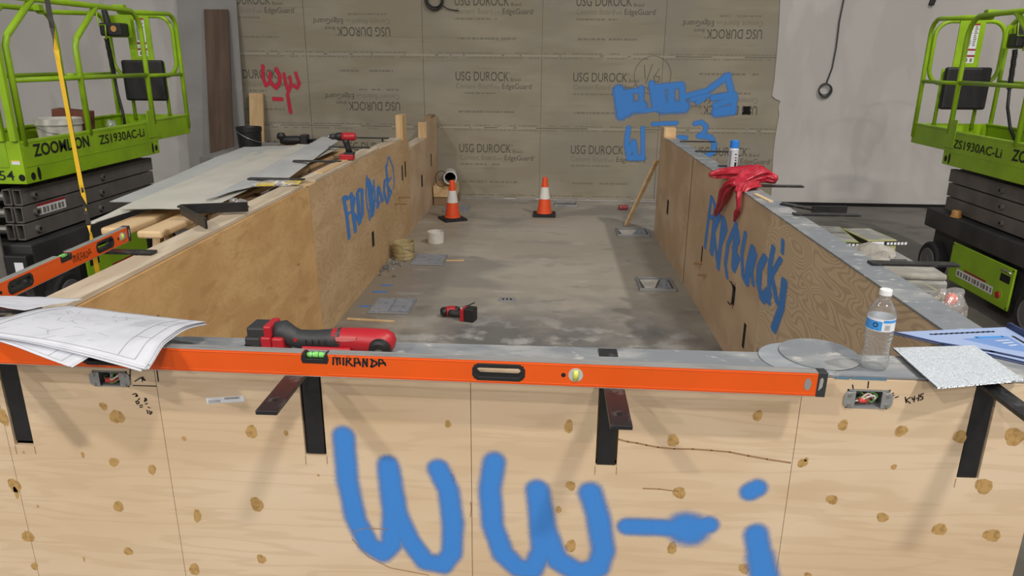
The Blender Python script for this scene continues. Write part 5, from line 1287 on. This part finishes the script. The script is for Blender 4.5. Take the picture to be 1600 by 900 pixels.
# ------------------------------------------------------------------ the dusty stack beside the right wall
t = thing('work_bench', 'low grey board bench under the dusty stack beside the right wall', 'bench', (1.56, 3.25, 0))
MB().prism([(1.32-1.56, 2.45-3.25), (1.56-1.56, 2.45-3.25), (1.58-1.56, 2.93-3.25), (1.66-1.56, 3.0-3.25), (1.68-1.56, 3.46-3.25), (1.83-1.56, 3.5-3.25), (1.83-1.56, 4.02-3.25), (1.32-1.56, 4.02-3.25)], 'z', .84, .858).build('bench_top', M['grey_board'], t, bevel=.002)
for x, y in ((-.20, -.74), (-.05, -.74), (-.20, .70), (.21, .70), (-.20, 0), (.06, 0)): MB().bb(x-.03, x+.03, y-.03, y+.03, 0, .839).build('leg', M['grey_board'], t)
def tile_carton(label, x, y, z, w, d, h, rz, grp='printed cartons on the bench'):
    t = thing('tile_carton', label, 'box', (x, y, z), (0, 0, R(rz)), grp)
    MB().bb(-w/2, w/2, -d/2, d/2, 0, h).build('carton_body', M['carton'], t, bevel=.003)
    MB().bb(-w/2-.0004, w/2+.0004, -d/2-.0004, d/2+.0004, h-.028, h-.006).build('carton_band', M['black_plastic'], t)
    MB().bb(-w/2+.01, w/2-.01, -d/2+.01, d/2-.01, h, h+.0008).build('carton_lid', M['dust_case'], t)
    s = MB().bb(-w/2+.02, -w/2+.085, -d/2-.0014, -d/2-.0004, h*.2, h*.92).build('carton_sticker', M['label_white'], t)
    mb = MB()
    for k in range(7): mb.bb(-w/2+.032+k*.006, -w/2+.035+k*.006, -d/2-.002, -d/2-.0014, h*.45, h*.8)
    mb.build('bar_code', M['print_soft'], s)
    mb = MB()
    for k in range(6): mb.bb(-w/2+.10+k*.018, -w/2+.112+k*.018, -d/2-.0014, -d/2-.0004, h-.024, h-.012)
    mb.build('carton_print', M['label_white'], t)
    return t
tile_carton('printed carton with a white sticker close against the right wall', 1.425, 3.66, .8585, .20, .33, .115, -6)
tile_carton('printed carton with a black band, the outer one on the bench', 1.645, 3.70, .8585, .15, .26, .105, 6)
tile_carton('printed carton under the bracket before the dusty stack', 1.455, 2.815, .8585, .20, .22, .085, 4)
o = blob_mesh('dusty_sack', [([(1.42, 3.36, .90), (1.50, 3.34, .925), (1.60, 3.32, .91)], [.05, .075, .06]), ([(1.42, 3.25, .90), (1.55, 3.25, .91)], [.05, .06])], M['dust_bag'], None, vox=.012, amp=.012, sc=16, seed=2)
o.location.z = .8585
tag(o, 'grey dusty paper sack slumped behind the dusty case', 'sack')
t = thing('dusty_case', 'grey dusty flat case with a handle, on the bench by the right wall', 'case', (1.515, 3.06, .8585), (0, 0, R(-4)))
MB().bb(-.13, .15, -.12, .10, 0, .085).build('case_base', M['dust_case'], t, bevel=.012)
MB().bb(-.125, .145, -.115, .095, .0855, .112).build('case_lid', M['dust_bag'], t, bevel=.010)
MB().tube([(-.04, .02, .113), (-.03, .025, .128), (.03, .03, .128), (.04, .03, .113)], .008, 8).build('case_handle', M['dark_plastic'], t, smooth=True)
t = thing('clear_bag', 'clear plastic bag holding red and orange things beside the right wall', 'bag', (1.475, 2.565, .8585))
b = blob_mesh('bag_film', [([(0, 0, .035), (0, .01, .09), (.0, .02, .16)], [.05, .062, .04]), ([(-.09, .06, .05), (-.09, .07, .12)], [.045, .05])], M['clear_bag'], t, vox=.010, amp=.016, sc=16, seed=5)
MB().ball((0, 0, .052), .040, (1, 1, .9)).build('red_content', M['red_plastic'], t, smooth=True)
MB().ball((-.005, 0, .128), .022).build('orange_content', M['cone_orange'], t, smooth=True)

# ------------------------------------------------------------------ on the floor of the pit
def cone(x, y, label, rz=0):
    t = thing('traffic_cone', label, 'traffic cone', (x, y, .0005), (0, 0, R(rz)), 'orange traffic cones')
    MB().box((0, 0, .0125), (.27, .27, .025)).box((0, 0, .028), (.21, .21, .008)).build('base', M['rubber'], t, bevel=.004)
    P = lambda z: .088-.062*(z-.032)/.43
    MB().lathe([(0, .0325), (.094, .0325), (.092, .042), (P(.042), .046), (P(.20), .20), (P(.20), .2005), (P(.462)+.002, .455), (P(.462), .462), (0, .463)], seg=36).build('cone_body', M['cone_orange'], t)
    MB().lathe([(P(.205)+.0015, .205), (P(.205)+.002, .2055), (P(.345)+.002, .345), (P(.345)+.0005, .3455)], seg=36).build('collar', M['cone_white'], t)
    return t
cone(-.045, 8.60, 'orange traffic cone standing alone in the middle, before the back wall')
cone(-1.115, 8.26, 'orange traffic cone standing before the white pipe', 28)
t = thing('pipe_piece', 'short white pipe lying on wood blocks with its open end facing out', 'pipe', (-1.24, 9.02, .28))
mb = MB().lathe([(.085, 0), (.085, .48), (.070, .48), (.070, 0), (.085, 0)], (0, 0, .0875), 36, axis=(-.14, 1, -.06)); mb.build('pipe_wall', M['white_pvc'], t)
MB().lathe([(0, .40), (.069, .40), (.069, .41), (0, .41)], (0, 0, .0875), 30, axis=(-.14, 1, -.06)).build('pipe_plug', M['hole'], t)
tag(MB().bb(-1.47, -1.19, 9.08, 9.5, .1105, .2495).build('wood_block', M['lumber'], None, bevel=.004), 'pale wood block right under the white pipe', 'block', 'wood blocks under the pipe')
tag(MB().bb(-1.47, -1.18, 9.10, 9.52, .0005, .110).build('wood_block', M['card'], None, bevel=.004), 'brown block on the floor under the pale block and the pipe', 'block', 'wood blocks under the pipe')
tag(MB().tube([(-1.345+.075*math.cos(R(a)), 8.98, .36+.10*math.sin(R(a))) for a in range(40, 310, 15)]+[(-1.335, 9.13, .254)], .004, 6).build('wire_loop', M['black_plastic'], None, smooth=True), 'thin dark wire loop beside the white pipe', 'wire')
t = thing('white_tub', 'short white plastic tub on the floor below the left traffic cone', 'tub', (-1.14, 7.13, .0005))
MB().lathe([(0, 0), (.078, 0), (.083, .006), (.084, .118), (.082, .122), (.078, .119), (.077, .09), (0, .088)], seg=36).build('tub_body', M['white_plastic'], t)
t = thing('beige_bucket', 'stained beige bucket against the foot of the left wall', 'bucket', (-1.345, 6.50, .0005), (0, 0, R(20)))
MB().lathe([(0, .0), (.090, 0), (.094, .008), (.102, .150), (.108, .151), (.108, .164), (.100, .166), (.096, .15), (.088, .012), (0, .012)], seg=32).build('bucket_body', M['beige_bucket'], t)
mb = MB()
for z in (.04, .075): mb.lathe([(.0965+z*.055, z), (.0975+z*.055, z+.001), (.0985+z*.055, z+.010), (.0970+z*.055, z+.011)], seg=32)
mb.build('bucket_ring', M['beige_bucket'], t)
MB().tube([(.104*math.cos(R(a)), .104*math.sin(R(a)), .12-.05*math.sin(R(a+90))) for a in range(250, 391, 14)], .003, 6).build('wire_handle', M['steel'], t, smooth=True)
mb = MB(); rr = random.Random(3)
for k in range(60):
    u = rr.random(); x = -1.465+rr.random()**1.6*.16; y = 5.4+rr.gauss(.86, .14)
    s = rr.uniform(.006, .022); mb.box((x, y, s*.4), (s*1.4, s, s*.8), rot=(rr.random(), rr.random(), rr.random()*3))
o = mb.build('rubble', M['concrete'], None); tag(o, 'small crumbs of rubble along the foot of the left wall before the beige bucket', 'rubble', kind='stuff')
def cover_plate(x0, x1, y0, y1, label, split=False):
    t = thing('floor_cover_plate', label, 'floor plate', ((x0+x1)/2, (y0+y1)/2, .0004), (0, 0, 0), 'metal floor box covers')
    w, d = (x1-x0)/2, (y1-y0)/2
    MB().bb(-w, w, -d, d, 0, .016).build('frame', M['box_steel'], t, bevel=.003)
    for a, b in (((-w+.012, -.004), (.004, w-.012)) if split else ((-w+.012, w-.012),)):
        MB().bb(a, b, -d+.012, d-.012, .0165, .022).build('lid', M['galv'], t, bevel=.002)
    return t
cover_plate(-1.245, -.945, 6.29, 6.62, 'plain metal floor cover below the short white tub')
cover_plate(-1.315, -1.005, 4.955, 5.285, 'metal floor cover with two lids, nearest on the left', True)
cover_plate(-1.30, -.99, 8.70, 9.05, 'metal floor cover behind the left traffic cone')
def open_box(x0, x1, y0, y1, label, film):
    t = thing('floor_box', label, 'floor box', ((x0+x1)/2, (y0+y1)/2, .0004), (0, 0, 0), 'open floor boxes')
    w, d = (x1-x0)/2, (y1-y0)/2
    MB().holed('z', 0, .026, -w, w, -d, d, [(-w+.018, w-.018, -d+.018, d-.018)]).build('frame', M['box_steel'], t, bevel=.002)
    MB().bb(-w+.0185, w-.0185, -d+.0185, d-.0185, .0, .004).build('floor_pan', M['scissor'], t)
    if film:
        MB().prism([(-w+.03, d-.05), (w-.10, d-.03), (-.02, -d+.05), (-w+.05, -d+.06)], 'z', .0045, .013).build('pale_insert', M['white_plastic'], t, bevel=.002)
        mb = MB(); sheet(mb, (-.01, -d+.03, .014), (w-.03, -d+.04, .022), (w-.04, d-.04, .020), (.06, d-.05, .022), 8, 8, .0015, crumple(3, .010)); mb.build('blue_film', M['galv'], t)
    return t
open_box(.765, 1.060, 5.66, 6.0, 'open floor box with torn blue film, nearer one at the right wall', True)
open_box(.75, 1.095, 7.56, 7.90, 'open floor box with scraps at the foot of the leaning stick', True)
open_box(.08, .37, 9.15, 9.40, 'empty metal floor frame on the floor behind the middle cone', False)
t = thing('floor_outlet', 'small oblong grey floor outlet in the middle of the concrete', 'floor outlet', (-.305, 5.36, .0004))
MB().prism(rrect(-.068, .068, -.052, .052, .022), 'z', 0, .004).build('rim', M['box_grey'], t, bevel=.001)
MB().prism(rrect(-.054, .054, -.038, .038, .014), 'z', .0041, .006).build('cover', M['box_steel'], t, bevel=.001)
for x in (-.03, 0, .03): MB().bb(x-.006, x+.006, -.02, .02, .0062, .0068).build('slot', M['hole'], t)
t = thing('impact_driver', 'red and black cordless impact driver lying on the concrete floor', 'power tool', (-.645, 4.945, .0005), (0, 0, R(4)))
MB().tube([(-.118, -.012, .040), (-.108, -.008, .040), (-.092, -.002, .040), (-.088, .0, .040)], [.024, .033, .035, .034], 18).build('rear_cap', M['black_plastic'], t, smooth=True)
hd = MB().tube([(-.088, 0, .040), (-.06, .012, .041), (-.03, .024, .041), (-.02, .028, .041)], [.034, .036, .034, .031], 18).build('motor_housing', M['red_plastic'], t, smooth=True)
MB().tube([(-.02, .028, .041), (.0, .036, .042), (.015, .042, .043)], [.031, .026, .016], 18).build('hammer_case', M['black_plastic'], t, smooth=True)
MB().tube([(.015, .042, .043), (.04, .055, .050), (.042, .056, .0505)], [.011, .010, .006], 12).build('chuck', M['steel'], t, smooth=True)
MB().tube([(.04, .055, .050), (.07, .067, .060), (.075, .069, .062), (.125, .088, .080)], [.0075, .0075, .0045, .0045], 8).build('driver_bit', M['black_plastic'], t, smooth=True)
MB().tube([(-.055, -.005, .038), (-.03, -.022, .036), (.0, -.034, .036), (.03, -.045, .037), (.05, -.050, .038)], [.026, .024, .022, .024, .030], 14).build('grip', M['dark_plastic'], t, smooth=True)
ft = MB().box((.050, -.062, .045), (.030, .088, .090), rot=(0, 0, R(-20))).build('foot', M['red_plastic'], t, bevel=.006)
MB().box((.100, -.080, .0495), (.074, .088, .099), rot=(0, 0, R(-20))).build('battery', M['black_plastic'], t, bevel=.008)
def stick(p, q, w, h, label, m='lumber'):
    p, q = Vector(p), Vector(q); d = q-p
    o = MB().box((0, 0, 0), (d.length, w, h)).build('wood_stick', M[m], None, bevel=.001, loc=(0, 0, 0))
    o.rotation_euler = d.to_track_quat('X', 'Z').to_euler(); o.location = (p+q)/2
    return tag(o, label, 'stick')
stick((-.94, 6.45, .0055), (-.775, 6.47, .0055), .022, .010, 'thin wood offcut poking from the plain floor cover')
stick((-1.43, 4.83, .0055), (-1.08, 4.80, .0055), .020, .010, 'thin wood strip on the floor before the cover with two lids')
stick((.885, 8.02, .030), (1.135, 7.72, .80), .060, .020, 'pale wood stick leaning on the right wall by the far floor box')
t = thing('soda_can', 'small dented red can lying near the back wall, left of the leaning stick', 'can', (.945, 9.02, .0335), (0, 0, R(12)))
MB().lathe([(0, -.060), (.024, -.060), (.031, -.052), (.033, -.03), (.026, 0), (.032, .03), (.031, .052), (.024, .060), (0, .060)], seg=24, axis=(1, 0, .0)).build('can_body', M['can_red'], t, smooth=False)
MB().lathe([(0, .0605), (.023, .0605), (.025, .058), (0, .058)], seg=20, axis=(1, 0, 0)).build('can_lid', M['steel'], t)

# ------------------------------------------------------------------ drill standing on the left wall
t = thing('drill_driver', 'red and black cordless drill standing upright on the left wall', 'power tool', (-1.525, 5.42, W+.0006), (0, 0, R(4)))
MB().box((.0, 0, .022), (.105, .075, .044)).build('battery', M['red_plastic'], t, bevel=.008)
MB().box((.02, 0, .048), (.075, .07, .018)).build('foot', M['black_plastic'], t, bevel=.006)
MB().tube([(.018, 0, .05), (.010, 0, .09), (.0, 0, .125), (-.004, 0, .15)], [.025, .021, .023, .028], 14).build('grip', M['black_plastic'], t, smooth=True)
MB().tube([(.075, 0, .172), (.072, 0, .172), (.06, 0, .172), (.0, 0, .172), (-.03, 0, .172)], [.012, .024, .030, .032, .030], 18).build('housing', M['red_plastic'], t, smooth=True)
MB().tube([(-.03, 0, .172), (-.06, 0, .172), (-.075, 0, .172)], [.031, .030, .024], 18).build('gearbox', M['black_plastic'], t, smooth=True)
MB().tube([(-.075, 0, .172), (-.105, 0, .172), (-.122, 0, .172)], [.022, .022, .014], 18).build('chuck', M['dark_plastic'], t, smooth=True)
MB().tube([(-.122, 0, .172), (-.138, 0, .172)], [.012, .008], 12).build('chuck_jaw', M['steel'], t, smooth=True)
MB().box((-.018, 0, .135), (.018, .016, .03)).build('trigger', M['red_plastic'], t, bevel=.004)

# ------------------------------------------------------------------ cords hung on the walls
def coil(mb, c, r, n, w, seed):
    rr = random.Random(seed)
    for k in range(n):
        o = [rr.uniform(-w, w) for _ in range(4)]
        mb.tube([(c[0]+o[0]+(r+o[1])*math.cos(a), c[1]-.012+o[2]*.5-k*.002, c[2]+o[3]+(r+o[1])*math.sin(a)) for a in np.linspace(0, 2*math.pi, 33)[:-1]], .0075, 6, closed=True)
    return mb
t = thing('cable_coil', 'black cable coil hanging high on the cement board', 'cable', (-1.47, BY-.04, 2.33))
coil(MB(), (0, 0, .17), .105, 5, .010, 1).build('coil', M['black_plastic'], t, smooth=True)
MB().tube([(.09, -.01, .10), (.16, 0, .06), (.24, .005, .045), (.30, .01, .04)], .006, 6).build('tail', M['black_plastic'], t, smooth=True)
MB().tube([(0, .0, .27), (.01, .0, .6), (0, .005, 1.6)], .006, 6).build('drop_cord', M['black_plastic'], t, smooth=True)
t = thing('hanging_cable', 'long thin grey cord hanging down the drywall and ending in a coil', 'cable', (3.42, BY-.055, 1.375))
MB().tube([(.015, 0, .17), (.06, 0, .35), (.075, 0, .6), (.07, 0, .9), (.12, 0, 1.6), (.16, 0, 2.6)], .008, 8).build('drop_cord', M['dark_plastic'], t, smooth=True)
coil(MB(), (0, 0, .088), .072, 4, .009, 2).build('coil', M['dark_plastic'], t, smooth=True)
t = thing('wall_hook', 'small black fitting high on the drywall above the right lift', 'hook', (4.545, BY-.075, 2.46), (0, R(14), 0))
MB().bb(-.028, .028, 0, .045, 0, .11).build('hook_body', M['black_plastic'], t, bevel=.008)
MB().bb(-.02, .02, .012, .046, .11, .20).build('hook_strap', M['black_plastic'], t, bevel=.004)
